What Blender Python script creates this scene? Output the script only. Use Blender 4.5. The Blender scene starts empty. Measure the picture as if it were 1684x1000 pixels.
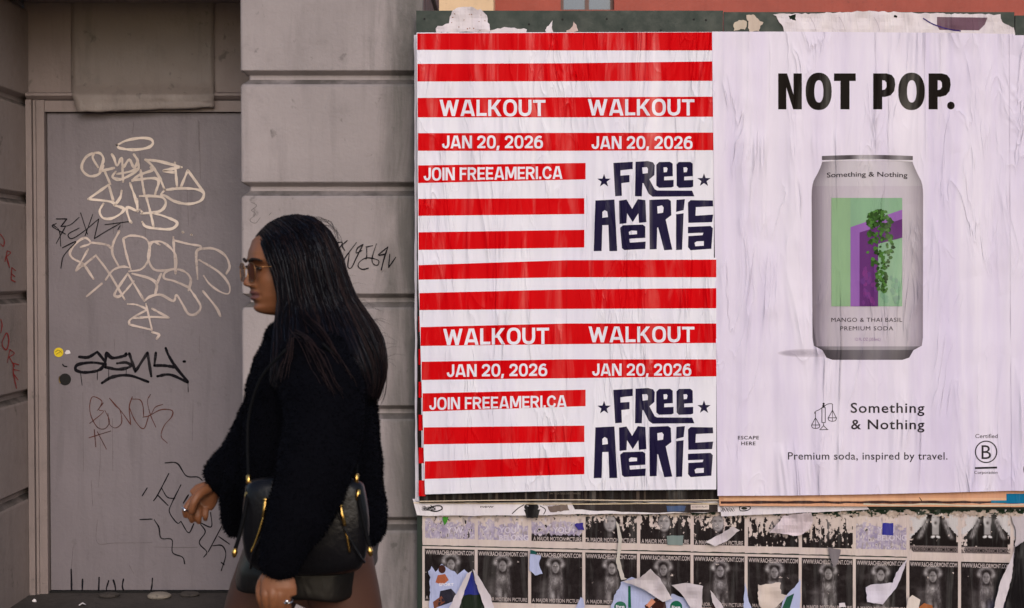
import bpy, bmesh, math, random
import numpy as np
from mathutils import Vector, Matrix, noise
from mathutils.geometry import tessellate_polygon
R = math.radians
rnd = random.Random(7)
S = bpy.context.scene
COL = S.collection

# ------------------------------------------------------------------ camera, world, sun, exposure
F = 2339.0                      # focal length in photo pixels (50 mm on 36 mm)
CH = 1.58                       # camera height
TH = math.atan(60 / F)          # looking slightly down
cd = bpy.data.cameras.new('camera'); cam = bpy.data.objects.new('camera', cd); COL.objects.link(cam)
cam.location = (0, 0, CH); cam.rotation_euler = (math.pi / 2 - TH, 0, 0)
cd.lens = 50; cd.sensor_width = 36; cd.clip_end = 500; cd.clip_start = .05
cd.dof.use_dof = True; cd.dof.focus_distance = 5.86; cd.dof.aperture_fstop = 8.0
S.camera = cam
SUN_EL, SUN_ROT = R(30), R(180 - 12)   # behind the camera, a little to the right
w = bpy.data.worlds.new('World'); S.world = w; w.use_nodes = True
nt = w.node_tree; bg = nt.nodes['Background']; sk = nt.nodes.new('ShaderNodeTexSky')
sk.sky_type = 'NISHITA'; sk.sun_disc = False; sk.sun_elevation = SUN_EL; sk.sun_rotation = SUN_ROT
sk.air_density = 1.0; sk.dust_density = 2.0; sk.ozone_density = 1.0
nt.links.new(sk.outputs[0], bg.inputs[0]); bg.inputs[1].default_value = 0.115
sl = bpy.data.lights.new('sun', 'SUN'); sun = bpy.data.objects.new('sun', sl); COL.objects.link(sun)
sl.energy = .8; sl.angle = R(40); sl.color = (1, .95, .95)
sd = Vector((math.sin(SUN_ROT) * math.cos(SUN_EL), math.cos(SUN_ROT) * math.cos(SUN_EL), math.sin(SUN_EL)))
sun.rotation_euler = sd.to_track_quat('Z', 'Y').to_euler()
S.view_settings.view_transform = 'Standard'; S.view_settings.look = 'None'
S.view_settings.exposure = 0.38; S.view_settings.gamma = 1.0

# ------------------------------------------------------------------ helpers
CF = Vector((0, math.cos(TH), -math.sin(TH))); CU = Vector((0, math.sin(TH), math.cos(TH)))
def ray(px, py):
    return CF + Vector(((px - 842) / F, 0, 0)) + CU * ((500 - py) / F)
def P(px, py, Y):               # a point of the vertical plane at distance Y
    d = ray(px, py); t = Y / d.y
    return Vector((t * d.x, Y, CH + t * d.z))
def PX(px, py, X):              # a point of the side plane at X
    d = ray(px, py); t = X / d.x
    return Vector((X, t * d.y, CH + t * d.z))
def PG(px, py, Z=0):            # a point of the ground
    d = ray(px, py); t = (Z - CH) / d.z
    return Vector((t * d.x, t * d.y, Z))
def lin(c):
    return tuple(((v / 255) / 12.92 if v / 255 <= .04045 else ((v / 255 + .055) / 1.055) ** 2.4) for v in c)

def wloc(o):
    v = Vector((0, 0, 0))
    while o: v = v + o.location; o = o.parent
    return v
def tag(o, label=None, cat=None, group=None, kind=None):
    if label: o['label'] = label
    if cat: o['category'] = cat
    if group: o['group'] = group
    if kind: o['kind'] = kind
    return o
def empty(name, loc):
    o = bpy.data.objects.new(name, None); COL.objects.link(o); o.location = loc; o.empty_display_size = .1
    return o
def mk(name, verts, faces, mats, parent=None, midx=None, cols=None, smooth=False):
    """verts in world space -> ONE mesh object"""
    verts = [Vector(v) for v in verts]
    if parent is not None: off = wloc(parent)
    else:
        xs = [v.x for v in verts]; ys = [v.y for v in verts]; zs = [v.z for v in verts]
        off = Vector(((min(xs) + max(xs)) / 2, (min(ys) + max(ys)) / 2, min(zs)))
    me = bpy.data.meshes.new(name)
    me.from_pydata([tuple(v - off) for v in verts], [], faces); 
    if not isinstance(mats, (list, tuple)): mats = [mats]
    for m in mats: me.materials.append(m)
    if midx is not None: me.polygons.foreach_set('material_index', midx)
    if smooth: me.polygons.foreach_set('use_smooth', [True] * len(me.polygons))
    if cols is not None:
        at = me.color_attributes.new('col', 'FLOAT_COLOR', 'CORNER')
        buf = []
        for p, c in zip(me.polygons, cols): buf += list((*c, 1.0)) * p.loop_total
        at.data.foreach_set('color', buf)
    me.update()
    o = bpy.data.objects.new(name, me); COL.objects.link(o)
    if parent is not None: o.parent = parent
    else: o.location = off
    return o
class MB:
    """collects shapes into one mesh"""
    def __init__(s): s.v = []; s.f = []; s.c = []; s.m = []
    def add(s, v, f, m=0, c=None):
        b = len(s.v); s.v += [Vector(q) for q in v]
        for q in f: s.f.append([i + b for i in q]); s.m.append(m); s.c.append(c or (1, 1, 1))
        return s
    def box(s, x0, x1, y0, y1, z0, z1, m=0, c=None):
        v = [(x, y, z) for z in (z0, z1) for y in (y0, y1) for x in (x0, x1)]
        return s.add(v, [(0, 2, 3, 1), (4, 5, 7, 6), (0, 1, 5, 4), (2, 6, 7, 3), (0, 4, 6, 2), (1, 3, 7, 5)], m, c)
    def tube(s, pts, rad, seg=8, ref=None, cap=True, m=0, c=None):
        pts = [Vector(p) for p in pts]; n = len(pts); V = []; Fc = []
        if isinstance(rad, (int, float)): rad = [rad] * n
        for i, p in enumerate(pts):
            t = (pts[min(i + 1, n - 1)] - pts[max(i - 1, 0)]).normalized()
            r0 = ref or (Vector((0, 1, 0)) if abs(t.y) < .9 else Vector((1, 0, 0)))
            a = (r0 - t * r0.dot(t)).normalized(); b = t.cross(a)
            ra, rb = rad[i] if isinstance(rad[i], tuple) else (rad[i], rad[i])
            for k in range(seg):
                q = 2 * math.pi * k / seg
                V.append(p + a * (ra * math.cos(q)) + b * (rb * math.sin(q)))
        for i in range(n - 1):
            for k in range(seg):
                k2 = (k + 1) % seg
                Fc.append((i * seg + k, i * seg + k2, (i + 1) * seg + k2, (i + 1) * seg + k))
        if cap:
            for i, sgn in ((0, -1), (n - 1, 1)):
                t = (pts[1] - pts[0]).normalized() if i == 0 else (pts[-1] - pts[-2]).normalized()
                r = rad[i] if not isinstance(rad[i], tuple) else min(rad[i])
                V.append(pts[i] + t * (sgn * r * .6)); e = len(V) - 1
                for k in range(seg):
                    k2 = (k + 1) % seg
                    Fc.append((i * seg + k2, i * seg + k, e) if sgn < 0 else (i * seg + k, i * seg + k2, e))
        return s.add(V, Fc, m, c)
    def ball(s, c, r, seg=14, m=0):
        c = Vector(c); r = r if isinstance(r, tuple) else (r, r, r); V = []; Fc = []
        n = seg // 2
        for i in range(1, n):
            a = math.pi * i / n
            for k in range(seg):
                q = 2 * math.pi * k / seg
                V.append(c + Vector((r[0] * math.sin(a) * math.cos(q), r[1] * math.sin(a) * math.sin(q), r[2] * math.cos(a))))
        V += [c + Vector((0, 0, r[2])), c - Vector((0, 0, r[2]))]
        for i in range(n - 2):
            for k in range(seg):
                k2 = (k + 1) % seg
                Fc.append((i * seg + k, (i + 1) * seg + k, (i + 1) * seg + k2, i * seg + k2))
        T = (n - 1) * seg
        for k in range(seg):
            k2 = (k + 1) % seg
            Fc.append((T, k, k2)); Fc.append((T + 1, (n - 2) * seg + k2, (n - 2) * seg + k))
        return s.add(V, Fc, m)
    def build(s, name, mats, parent=None, smooth=False):
        return mk(name, s.v, s.f, mats, parent, s.m, s.c, smooth)
def catmull(pts, k=6):
    pts = [tuple(p) for p in pts]
    if len(pts) < 3: 
        a, b = Vector(pts[0]), Vector(pts[-1]); return [a.lerp(b, i / k) for i in range(k + 1)]
    q = [Vector(p) for p in pts]; q = [q[0] * 2 - q[1]] + q + [q[-1] * 2 - q[-2]]; out = []
    for i in range(1, len(q) - 2):
        for j in range(k):
            t = j / k; a, b, c, d = q[i - 1], q[i], q[i + 1], q[i + 2]
            out.append(.5 * ((2 * b) + (c - a) * t + (2 * a - 5 * b + 4 * c - d) * t * t + (3 * b - a - 3 * c + d) * t ** 3))
    out.append(q[-2]); return out
def remesh(verts, faces, voxel, smooth_it=4, fac=.5):
    me = bpy.data.meshes.new('tmp'); me.from_pydata([tuple(v) for v in verts], [], faces)
    o = bpy.data.objects.new('tmp', me); COL.objects.link(o)
    m = o.modifiers.new('r', 'REMESH'); m.mode = 'VOXEL'; m.voxel_size = voxel
    if smooth_it:
        s = o.modifiers.new('s', 'SMOOTH'); s.iterations = smooth_it; s.factor = fac
    dg = bpy.context.evaluated_depsgraph_get(); dg.update()
    r = bpy.data.meshes.new_from_object(o.evaluated_get(dg), depsgraph=dg)
    V = [v.co.copy() for v in r.vertices]; N = [v.normal.copy() for v in r.vertices]
    Fc = [tuple(p.vertices) for p in r.polygons]
    bpy.data.objects.remove(o); bpy.data.meshes.remove(me); bpy.data.meshes.remove(r)
    return V, Fc, N

# ------------------------------------------------------------------ materials
class NT:
    def __init__(s, name, rough=.7, spec=.4):
        s.mat = bpy.data.materials.new(name); s.mat.use_nodes = True; s.t = s.mat.node_tree
        s.b = s.t.nodes['Principled BSDF']; s.b.inputs['Roughness'].default_value = rough
        s.b.inputs['Specular IOR Level'].default_value = spec
    def n(s, typ, **kw):
        o = s.t.nodes.new(typ)
        for k, v in kw.items(): setattr(o, k, v)
        return o
    def l(s, a, b): s.t.links.new(a, b)
    def pos(s, sc=(1, 1, 1)):
        g = s.n('ShaderNodeNewGeometry'); m = s.n('ShaderNodeMapping'); m.inputs['Scale'].default_value = sc
        s.l(g.outputs['Position'], m.inputs['Vector']); return m.outputs[0]
    def noise(s, sc=(1, 1, 1), scale=5, det=5, dist=0, rough=.55):
        t = s.n('ShaderNodeTexNoise'); t.inputs['Scale'].default_value = scale; t.inputs['Detail'].default_value = det
        t.inputs['Distortion'].default_value = dist; t.inputs['Roughness'].default_value = rough
        s.l(s.pos(sc), t.inputs['Vector']); return t.outputs['Fac']
    def ramp(s, x, a, b, ca=0., cb=1.):
        r = s.n('ShaderNodeMapRange'); s.l(x, r.inputs[0])
        for i, v in enumerate((a, b, ca, cb)): r.inputs[i + 1].default_value = v
        return r.outputs[0]
    def math(s, op, a, b=None):
        m = s.n('ShaderNodeMath', operation=op)
        for i, v in enumerate((a, b)):
            if v is None: continue
            if isinstance(v, (int, float)): m.inputs[i].default_value = v
            else: s.l(v, m.inputs[i])
        return m.outputs[0]
    def mix(s, f, a, b, mode='MIX'):
        m = s.n('ShaderNodeMix', data_type='RGBA', blend_type=mode)
        for k, v in (('Factor', f), ('A', a), ('B', b)):
            i = [q for q in m.inputs if q.name == k and q.enabled][0]
            if isinstance(v, (int, float)): i.default_value = v
            elif isinstance(v, tuple): i.default_value = (*v[:3], 1)
            else: s.l(v, i)
        return [q for q in m.outputs if q.enabled][0]
    def color(s, c):
        i = s.b.inputs['Base Color']
        if isinstance(c, tuple): i.default_value = (*c[:3], 1)
        else: s.l(c, i)
        return s
    def bump(s, h, strength=.3, dist=.01, prev=None):
        b = s.n('ShaderNodeBump'); b.inputs['Strength'].default_value = strength; b.inputs['Distance'].default_value = dist
        s.l(h, b.inputs['Height'])
        if prev: s.l(prev, b.inputs['Normal'])
        s.l(b.outputs[0], s.b.inputs['Normal']); return b.outputs[0]
def plain(name, c, rough=.6, metal=0., spec=.4):
    m = NT(name, rough, spec); m.b.inputs['Metallic'].default_value = metal
    f = m.noise((1, 1, 1), 40, 4); m.color(m.mix(f, tuple(v * .8 for v in c), tuple(v * 1.2 for v in c)))
    return m.mat
def painted(name, c, var=.12, streak=.25, bumps=.25, rough=.6, dirt=(.05, .045, .04), dirt_amt=.5, stain=None):
    m = NT(name, rough, .35)
    f = m.noise((1, 1, 1), 2.2, 6, .3); f2 = m.noise((9, 9, .9), 2.0, 6, .4)
    a = tuple(v * (1 - var) for v in c); b = tuple(v * (1 + var) for v in c)
    col = m.mix(m.ramp(f, .3, .7), a, b)
    col = m.mix(m.math('MULTIPLY', m.ramp(f2, .52, .8), streak), col, tuple(v * .55 for v in c))
    sp = m.math('ADD', m.noise((1, 1, .8), 19, 5, .35), m.math('MULTIPLY', m.math('SUBTRACT', m.noise((1, 1, 1), 3.5, 2), .5), .22)); col = m.mix(m.math('MULTIPLY', m.ramp(sp, .65, .74), dirt_amt), col, dirt)
    f3 = m.noise((1, 1, 1), 7, 8, .2, .7); col = m.mix(m.math('MULTIPLY', m.ramp(f3, .55, .8), dirt_amt * .5), col, dirt)
    if stain: col = stain(m, col)
    m.color(col)
    m.l(m.ramp(m.noise((1, 1, 1), 20, 4), .3, .7, rough - .12, rough + .12), m.b.inputs['Roughness'])
    h = m.math('ADD', m.noise((1, 1, 1), 60, 6), m.math('MULTIPLY', m.noise((1, 1, .2), 14, 6, .3), 1.5))
    m.bump(h, bumps, .006)
    return m.mat
def paper(name, rough=.42, wr=.5, grime=.12, c=None, spec=.45, wscale=1.0, fine=.5, damp=.35):
    """pasted paper: colour comes from the print (attribute), vertical paste wrinkles in the bump"""
    m = NT(name, rough, spec)
    if c is None:
        a = m.n('ShaderNodeVertexColor', layer_name='col'); col = a.outputs[0]
    else: col = m.mix(0., c, c)
    g = m.noise((1, 1, .35), 9, 7, .3, .65)
    col = m.mix(m.math('MULTIPLY', m.ramp(g, .48, .85), grime), col, m.mix(1., col, (.55, .5, .5), 'MULTIPLY'))
    # paste: uneven gloss in upright streaks, and damp paper that turns a little translucent
    st = m.ramp(m.noise((7 * wscale, 1, .7 * wscale), 3.2, 4, .8, .6), .5, .72)
    m.l(m.math('ADD', m.math('MULTIPLY', st, spec * 1.5), .05), m.b.inputs['Specular IOR Level'])
    m.l(m.math('SUBTRACT', rough + .08, m.math('MULTIPLY', st, .2)), m.b.inputs['Roughness'])
    st2 = m.ramp(m.noise((5 * wscale, 1, .5 * wscale), 3.0, 5, .6, .6), .38, .68)
    col = m.mix(m.math('MULTIPLY', st2, damp), col, m.mix(1., col, (.80, .76, .90), 'MULTIPLY'))
    m.color(col)
    def ridge(sc, scale, dist, p):
        n_ = m.noise(sc, scale, 3, dist, .5)
        v = m.math('ABSOLUTE', m.math('SUBTRACT', n_, .5))
        return m.math('POWER', m.math('SUBTRACT', 1.0, m.math('MULTIPLY', v, 2.6)), p)
    w1 = ridge((5.5 * wscale, 1, .75 * wscale), 2.4, .7, 7); w2 = ridge((9 * wscale, 1, 2.2 * wscale), 2.2, 1.2, 9)
    big = m.noise((6 * wscale, 1, .6 * wscale), 2.0, 2, .4)
    msk = m.ramp(m.noise((1, 1, 1), 2.6, 2), .38, .62)
    h = m.math('ADD', m.math('MULTIPLY', big, 3.2), m.math('ADD', m.math('MULTIPLY', w1, msk), m.math('MULTIPLY', m.math('MULTIPLY', w2, m.ramp(m.noise((1, 1, .6), 4.5, 2), .45, .65)), .4)))
    b1 = m.bump(h, wr, .012)
    m.bump(m.noise((1, 1, .5), 45, 5, .3), fine * .35, .003, b1)
    return m.mat

# pier paint: dirt beside the hoarding and on the lower lip of each groove
def pier_stain(m, col):
    g = m.n('ShaderNodeNewGeometry'); sx = m.n('ShaderNodeSeparateXYZ'); m.l(g.outputs['Position'], sx.inputs[0])
    n1 = m.noise((5, 5, .8), 2.2, 7, .6, .65)
    e = m.math('ADD', m.ramp(sx.outputs['X'], -.66, -.44), m.math('MULTIPLY', m.math('SUBTRACT', n1, .5), 1.6))
    col = m.mix(m.math('MULTIPLY', m.ramp(e, .35, 1.05), .78), col, (.060, .057, .050))
    # soot that collects on upward faces
    s2 = m.n('ShaderNodeSeparateXYZ'); m.l(g.outputs['Normal'], s2.inputs[0])
    u = m.math('MULTIPLY', m.ramp(s2.outputs['Z'], .3, .6), m.ramp(m.noise((3, 3, 3), 3, 6), .3, .6, .25, .9))
    return m.mix(u, col, (.06, .052, .047))
M = {}
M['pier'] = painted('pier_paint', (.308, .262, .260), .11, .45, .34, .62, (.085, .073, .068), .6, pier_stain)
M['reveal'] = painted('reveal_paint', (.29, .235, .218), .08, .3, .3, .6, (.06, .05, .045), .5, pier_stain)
M['door'] = painted('door_paint', (.197, .170, .186), .09, .45, .3, .5, (.1, .085, .085), .3)
M['frame'] = painted('frame_paint', (.27, .215, .205), .08, .35, .3, .55)
M['sheet'] = painted('cover_sheet_paint', (.25, .208, .192), .08, .55, .45, .5)
M['pave'] = painted('pavement_concrete', (.055, .046, .042), .3, .2, .6, .9, (.02, .017, .015), .9)
M['green'] = painted('green_board_paint', (.016, .027, .020), .2, .2, .06, .5, (.1, .09, .08), .25)
def ink(name, c, rough, lo, sc=26):
    m = NT(name, rough, .08); m.color(m.mix(m.noise((1, 1, 1), 14, 4), tuple(v * .85 for v in c), tuple(v * 1.15 for v in c)))
    a = m.math('MULTIPLY', m.ramp(m.noise((1, 1, 1), sc, 5, .4, .65), .30, .46, lo, 1.), m.ramp(m.noise((1, 1, 1), 5, 2), .35, .5, .75, 1.)); m.l(a, m.b.inputs['Alpha']); return m.mat
M['white_paint'] = ink('white_spray', (.76, .64, .56), .6, .8)
M['pale_paint'] = ink('pale_spray', (.62, .51, .46), .6, .55)
M['black_paint'] = ink('black_marker', (.007, .006, .009), .6, .7)
M['brown_paint'] = ink('brown_marker', (.10, .035, .028), .6, .35)
M['red_paint'] = ink('red_marker', (.36, .035, .035), .6, .5)
M['grey_mark'] = ink('grey_pencil', (.13, .11, .11), .8, .3)
M['dark'] = plain('dark_void', (.008, .007, .007), .8)
M['yellow'] = plain('yellow_sticker', (.75, .55, .02), .4)
M['sticker'] = plain('white_sticker', (.7, .65, .66), .5)
M['paper'] = paper('poster_paper', .40, .75, .10, wscale=.6, spec=.4, fine=.35)
M['soda_paper'] = paper('soda_poster_paper', .45, 1.0, .12, wscale=.42, spec=.3, fine=.3, damp=.75)
M['old_paper'] = paper('weathered_paper', .6, .3, .5, fine=1.)
M['terra'] = painted('terracotta_render', (.36, .085, .062), .1, .2, .3, .8)
M['beige'] = painted('beige_render', (.72, .50, .31), .05, .1, .2, .8)
M['glass'] = plain('window_glass', (.06, .10, .16), .08, spec=.8)
M['winframe'] = plain('window_frame', (.12, .06, .05), .5)

# ------------------------------------------------------------------ ground
gx = 150
mk('pavement', [(-gx, -60, 0), (gx, -60, 0), (gx, 200, 0), (-gx, 200, 0)], [(0, 1, 2, 3)], M['pave'])['kind'] = 'structure'

# ------------------------------------------------------------------ stone building with the doorway
YP, YD = 6.0, 6.88
bld = tag(empty('stone_building', (-1.7, 6.6, 0)), 'grey painted stone building with banded piers and recessed graffiti door', 'building')
GZ = [P(500, 127.5 + 183.6 * k, YP).z for k in range(-6, 7)]
def pier(x0, x1, y0, y1, z1, mat):
    lv = [(0, 0)]
    hh, dp = .028, .030
    for g in sorted(GZ):
        if .05 < g < z1 - .05:
            lv += [(g - hh - .010, 0), (g - hh, .004), (g - .006, dp), (g + .004, dp + .001), (g + .012, dp), (g + hh, .003), (g + hh + .004, 0)]
    lv.append((z1, 0))
    V = []; Fc = []; n = None
    for z, d in lv:
        a, b, c, e = x0 + d, x1 - d, y0 + d, y1; r = .012; ring = []
        for cx, cy, q0 in ((a + r, c + r, 180), (b - r, c + r, 270), (b - r, e - r, 0), (a + r, e - r, 90)):
            for k in range(4):
                q = R(q0 + 30 * k); ring.append((cx + r * math.cos(q), cy + r * math.sin(q), z))
        n = len(ring); V += ring
    for i in range(len(lv) - 1):
        for k in range(n):
            k2 = (k + 1) % n; Fc.append((i * n + k, i * n + k2, (i + 1) * n + k2, (i + 1) * n + k))
    Fc.append(tuple(range(len(V) - n, len(V))))
    return V, Fc
xa, xb = P(396.5, 440, YP).x, P(697, 440, YP).x
XS = (50 - 842) / F * YD / math.cos(TH)
V, Fc = pier(xa, xb, YP, 7.3, 5.2, M['pier']); right_pier = mk('pier', V, Fc, M['pier'], bld)
right_pier['label'] = 'banded grey pier stained beside the posters'
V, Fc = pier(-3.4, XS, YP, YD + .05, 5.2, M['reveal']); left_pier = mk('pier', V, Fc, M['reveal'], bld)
left_pier['label'] = 'shaded banded pier with red scrawl, left of the door'
zs = P(200, 5, YD).z
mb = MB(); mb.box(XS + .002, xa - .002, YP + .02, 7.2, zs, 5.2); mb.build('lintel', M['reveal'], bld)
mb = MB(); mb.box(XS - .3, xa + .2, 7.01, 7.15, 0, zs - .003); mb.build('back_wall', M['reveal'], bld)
# transom panel, ledge, frame, door
z_led1, z_led0, z_door1 = P(200, 151, YD).z, P(200, 165, YD).z, P(200, 186, YD).z
mb = MB(); mb.box(XS - .02, xa + .3, YD, YD + .12, z_led1 - .01, zs + .05); mb.build('transom_panel', M['frame'], bld)
mb = MB()
prof = [(YD + .06, z_led1 + .002), (YD - .03, z_led1 - .004), (YD - .055, z_led1 - .014), (YD - .055, z_led0 + .016), (YD - .03, z_led0), (YD + .06, z_led0)]
n = len(prof); V = [(x, y, z) for x in (XS + .002, xa + .3) for y, z in prof]
mb.add(V, [tuple(range(n))] + [tuple(range(2 * n - 1, n - 1, -1))] + [(i, (i + 1) % n + 0, (i + 1) % n + n, i + n) for i in range(n)])
mb.build('ledge', M['frame'], bld)
xd = P(81, 580, YD).x
mb = MB()
mb.box(XS + .004, xd - .006, YD - .03, YD + .06, 0, z_led0 - .002)             # jamb
mb.box(XS + .002, XS + .03, YD - .055, YD - .031, 0, z_led0 - .003)
mb.box(XS + .034, XS + .046, YD - .042, YD - .031, 0, z_led0 - .003)
mb.box(xd - .005, xa + .3, YD - .024, YD + .06, z_door1 + .004, z_led0 - .004)  # head
mb.build('door_frame', M['frame'], bld)
xr = xa + .18
zb = .012
NXd, NZd = 30, 60
mb = MB(); V = []; Fc = []
for j in range(NZd + 1):
    for i in range(NXd + 1):
        x = xd + (xr - xd) * i / NXd; z = zb + (z_door1 - zb) * j / NZd
        V.append((x, YD + .0008 * noise.noise((x * 2.2, 3, z * .8)), z))
for j in range(NZd):
    for i in range(NXd):
        a = j * (NXd + 1) + i; Fc.append((a, a + 1, a + NXd + 2, a + NXd + 1))
mb.add(V, Fc); mb.box(xd, xr, YD + .01, YD + .05, zb, z_door1)
door = mb.build('door', M['door'], bld, True)
door['label'] = 'grey flush door covered in white and black graffiti'
mb = MB(); mb.box(xd - .02, xr, YD + .055, YD + .09, 0, z_door1 + .02); mb.build('door_backing', M['dark'], bld)
mb = MB(); mb.box(XS + .05, xr, YD - .01, YD + .05, 0.0005, zb - .004); mb.build('threshold', M['dark'], bld)

# thin vertical cracks and scraped lines on the door
def ribbon(mb, pts, wpx, Y, mapf=None, taper=0.15, off=.0, m=0, k=6, jit=0.):
    pts = catmull([(p[0], p[1], 0) for p in pts], k); n = len(pts); V = []; Fc = []
    f = mapf or (lambda u, v: P(u, v, Y))
    for i, p in enumerate(pts):
        t = (pts[min(i + 1, n - 1)] - pts[max(i - 1, 0)]);
        t = t.normalized() if t.length > 1e-6 else Vector((1, 0, 0))
        nn = Vector((-t.y, t.x, 0)); e = min(i, n - 1 - i) / max(1, n - 1) * 2
        ww = wpx / 2 * (1 - taper * (1 - min(1, e * 4))) * (1 + jit * noise.noise((p.x * .08, p.y * .08, wpx)) + jit * .5 * noise.noise((p.x * .3, p.y * .3, wpx)))
        V += [f(p.x + nn.x * ww, p.y + nn.y * ww), f(p.x - nn.x * ww, p.y - nn.y * ww)]
    for i in range(n - 1): Fc.append((2 * i, 2 * i + 2, 2 * i + 3, 2 * i + 1))
    for q in (0, n - 1):                              # round ends
        p = pts[q]; r = wpx / 2 * (1 - taper); b = len(V)
        for s in range(8): V.append(f(p.x + r * math.cos(s * math.pi / 4), p.y + r * math.sin(s * math.pi / 4)))
        Fc.append(tuple(range(b, b + 8)))
    mb.add(V, Fc, m)
layer_n = [0]
def graffiti(name, strokes, crop, wpx, mat, parent, label, Y=YD, mapf=None, jit=.5):
    if name != 'graffiti_tag' and len(strokes) > 1:
        for q in strokes: graffiti(name, [q], crop, wpx, mat, parent, label, Y, mapf, jit)
        return
    sx, ox, oy = crop; mb = MB(); layer_n[0] += 1
    for i, s in enumerate(strokes):
        d = -.0012 - .00006 * i - .0003 * (layer_n[0] % 4)
        if mapf: g = lambda u, v, d=d: mapf(u, v) + Vector((-d, 0, 0))
        else: g = lambda u, v, d=d: P(u, v, Y + d)
        ribbon(mb, [(ox + u / sx, oy + v / sx) for u, v in s], wpx, Y, g, jit=jit)
    # every face looks at the street
    o = mb.build(name, mat, parent); o['label'] = label; return o
C1, C2, C3, C4, C5 = (4, 0, 0), (4, 0, 200), (4, 0, 350), (4, 0, 550), (4, 0, 750)
graffiti('graffiti_tag', [
 [(770,155),(830,125),(920,108),(990,115),(1005,145),(970,172),(880,185),(790,175),(770,155)],
 [(680,290),(650,345),(590,358),(545,325),(540,280),(570,230),(615,210),(610,240),(645,300)],
 [(625,205),(660,210),(680,250),(655,330)], [(665,325),(750,305)], [(690,330),(725,410)],
 [(735,215),(750,240),(770,290),(800,240),(810,300),(850,250),(880,300),(905,260),(880,215)],
 [(760,330),(740,365),(790,380),(860,350),(910,310),(905,260)], [(770,345),(850,330),(900,310)], [(805,300),(810,395)],
 [(870,390),(920,350),(1000,320),(990,300)], [(925,320),(935,390),(950,480)], [(870,385),(1035,378),(1020,480)],
 [(955,250),(1050,262),(1195,300)], [(955,250),(1000,290),(1050,370),(1080,440)], [(1190,300),(1110,315),(1075,325),(1150,335)],
 [(1150,270),(1165,430)], [(1190,430),(1235,320)], [(1235,320),(1340,465)],
 [(1085,450),(1180,440),(1290,445),(1340,470),(1320,520),(1240,542),(1150,525),(1090,490),(1060,480),(1085,450)],
 [(715,415),(580,510)], [(580,510),(720,525),(760,545)], [(715,415),(745,520)], [(800,455),(790,500),(760,545)],
 [(680,540),(655,590),(680,635),(740,635),(800,600),(810,570),(750,550)], [(855,405),(885,490),(905,560)],
 [(900,510),(905,590)], [(905,590),(835,565),(850,640),(865,665)], [(960,490),(985,580),(1010,690)],
 [(920,490),(1000,490),(1070,500),(1090,540),(1050,590),(930,605)], [(920,580),(940,600)],
 [(1010,600),(1100,630),(1165,665),(1130,705),(1040,705),(960,690),(935,660)],
 [(1201,727),(1205,729)], [(1258,744),(1262,746)]], C2, 4.1, M['white_paint'], door, 'white looping spray tag with a halo')
graffiti('graffiti_tag', [
 [(785,120),(745,200),(740,270),(780,350)], [(530,225),(595,200),(560,165),(500,200),(460,260),(480,300),(540,330),(545,340),(500,380)],
 [(595,195),(700,210),(735,235)], [(580,240),(500,380)], [(545,350),(630,280)], [(630,280),(720,400),(820,570)], [(560,350),(615,435)],
 [(810,170),(830,270),(860,370)], [(810,170),(860,150),(950,165),(985,220),(975,310),(930,370),(850,385)],
 [(1050,210),(1010,190),(985,220),(975,300),(1010,370),(1080,380),(1140,370)], [(985,195),(1060,190),(1130,240),(1160,300),(1155,400)],
 [(1140,160),(1155,400)], [(1140,180),(1240,205),(1320,220),(1300,250)], [(1300,240),(1290,280),(1300,435)],
 [(1300,240),(1400,235),(1480,280),(1510,350),(1490,400)], [(1310,310),(1440,390),(1505,470),(1505,530),(1450,520),(1380,470),(1340,415)],
 [(695,440),(740,380),(800,355),(850,360)], [(840,400),(760,520),(760,550),(800,540),(880,450)], [(840,400),(950,580)],
 [(870,400),(980,430),(1030,470),(1020,540)], [(1060,400),(1030,470)],
 [(1240,490),(1150,450),(1080,430),(1090,390),(1150,370),(1220,390),(1255,440),(1240,510)],
 [(1240,490),(1290,560),(1320,620),(1290,665),(1240,665),(1200,600),(1160,540),(1140,580),(1060,540),(990,550),(950,580)],
 [(570,550),(670,465)], [(1335,515),(1420,620),(1450,680)], [(840,600),(900,605),(970,635)], [(970,635),(860,700),(850,735)],
 [(850,735),(1000,770)], [(960,600),(1000,770)], [(1000,630),(1110,690)], [(1110,690),(990,685),(870,695)], [(1000,785),(1045,800),(1030,830)]],
 C3, 3.6, M['pale_paint'], door, 'pale spray tag of tangled letters in the middle')
graffiti('graffiti_tag', [
 [(370,640),(440,640)], [(440,640),(400,690)], [(400,690),(460,680),(520,630)], [(530,600),(575,740)], [(610,610),(560,750)],
 [(350,680),(390,720),(400,820)], [(430,740),(345,690),(370,670)], [(430,690),(370,800)], [(520,700),(450,740),(470,770),(540,730),(650,640)],
 [(650,640),(620,770)], [(620,770),(700,720),(790,670)], [(690,678),(865,655)], [(810,662),(865,656)], [(790,685),(775,710)], [(410,830),(500,790),(420,880),(400,965)]],
 C2, 1.7, M['black_paint'], door, 'thin black scribbled tag beside the white ones')
graffiti('graffiti_tag', [
 [(520,148),(580,150),(640,115)], [(640,115),(690,180),(690,215)], [(690,195),(600,185),(510,200),(500,235),(560,250),(650,235),(690,195)],
 [(700,120),(690,215)], [(700,120),(740,155),(820,140),(830,125)], [(690,215),(780,230),(860,210),(830,185),(770,190)],
 [(850,125),(890,245)], [(890,245),(970,120)], [(970,120),(995,275)], [(1025,120),(1015,205)], [(1015,205),(1080,205),(1150,215)],
 [(1090,90),(1110,140),(1160,220),(1235,310)], [(670,320),(740,280),(850,270),(975,312)], [(1035,275),(1120,265),(1235,315)], [(1208,178),(1216,178)]],
 C4, 4.9, M['black_paint'], door, 'bold black marker tag with an underline')
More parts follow.
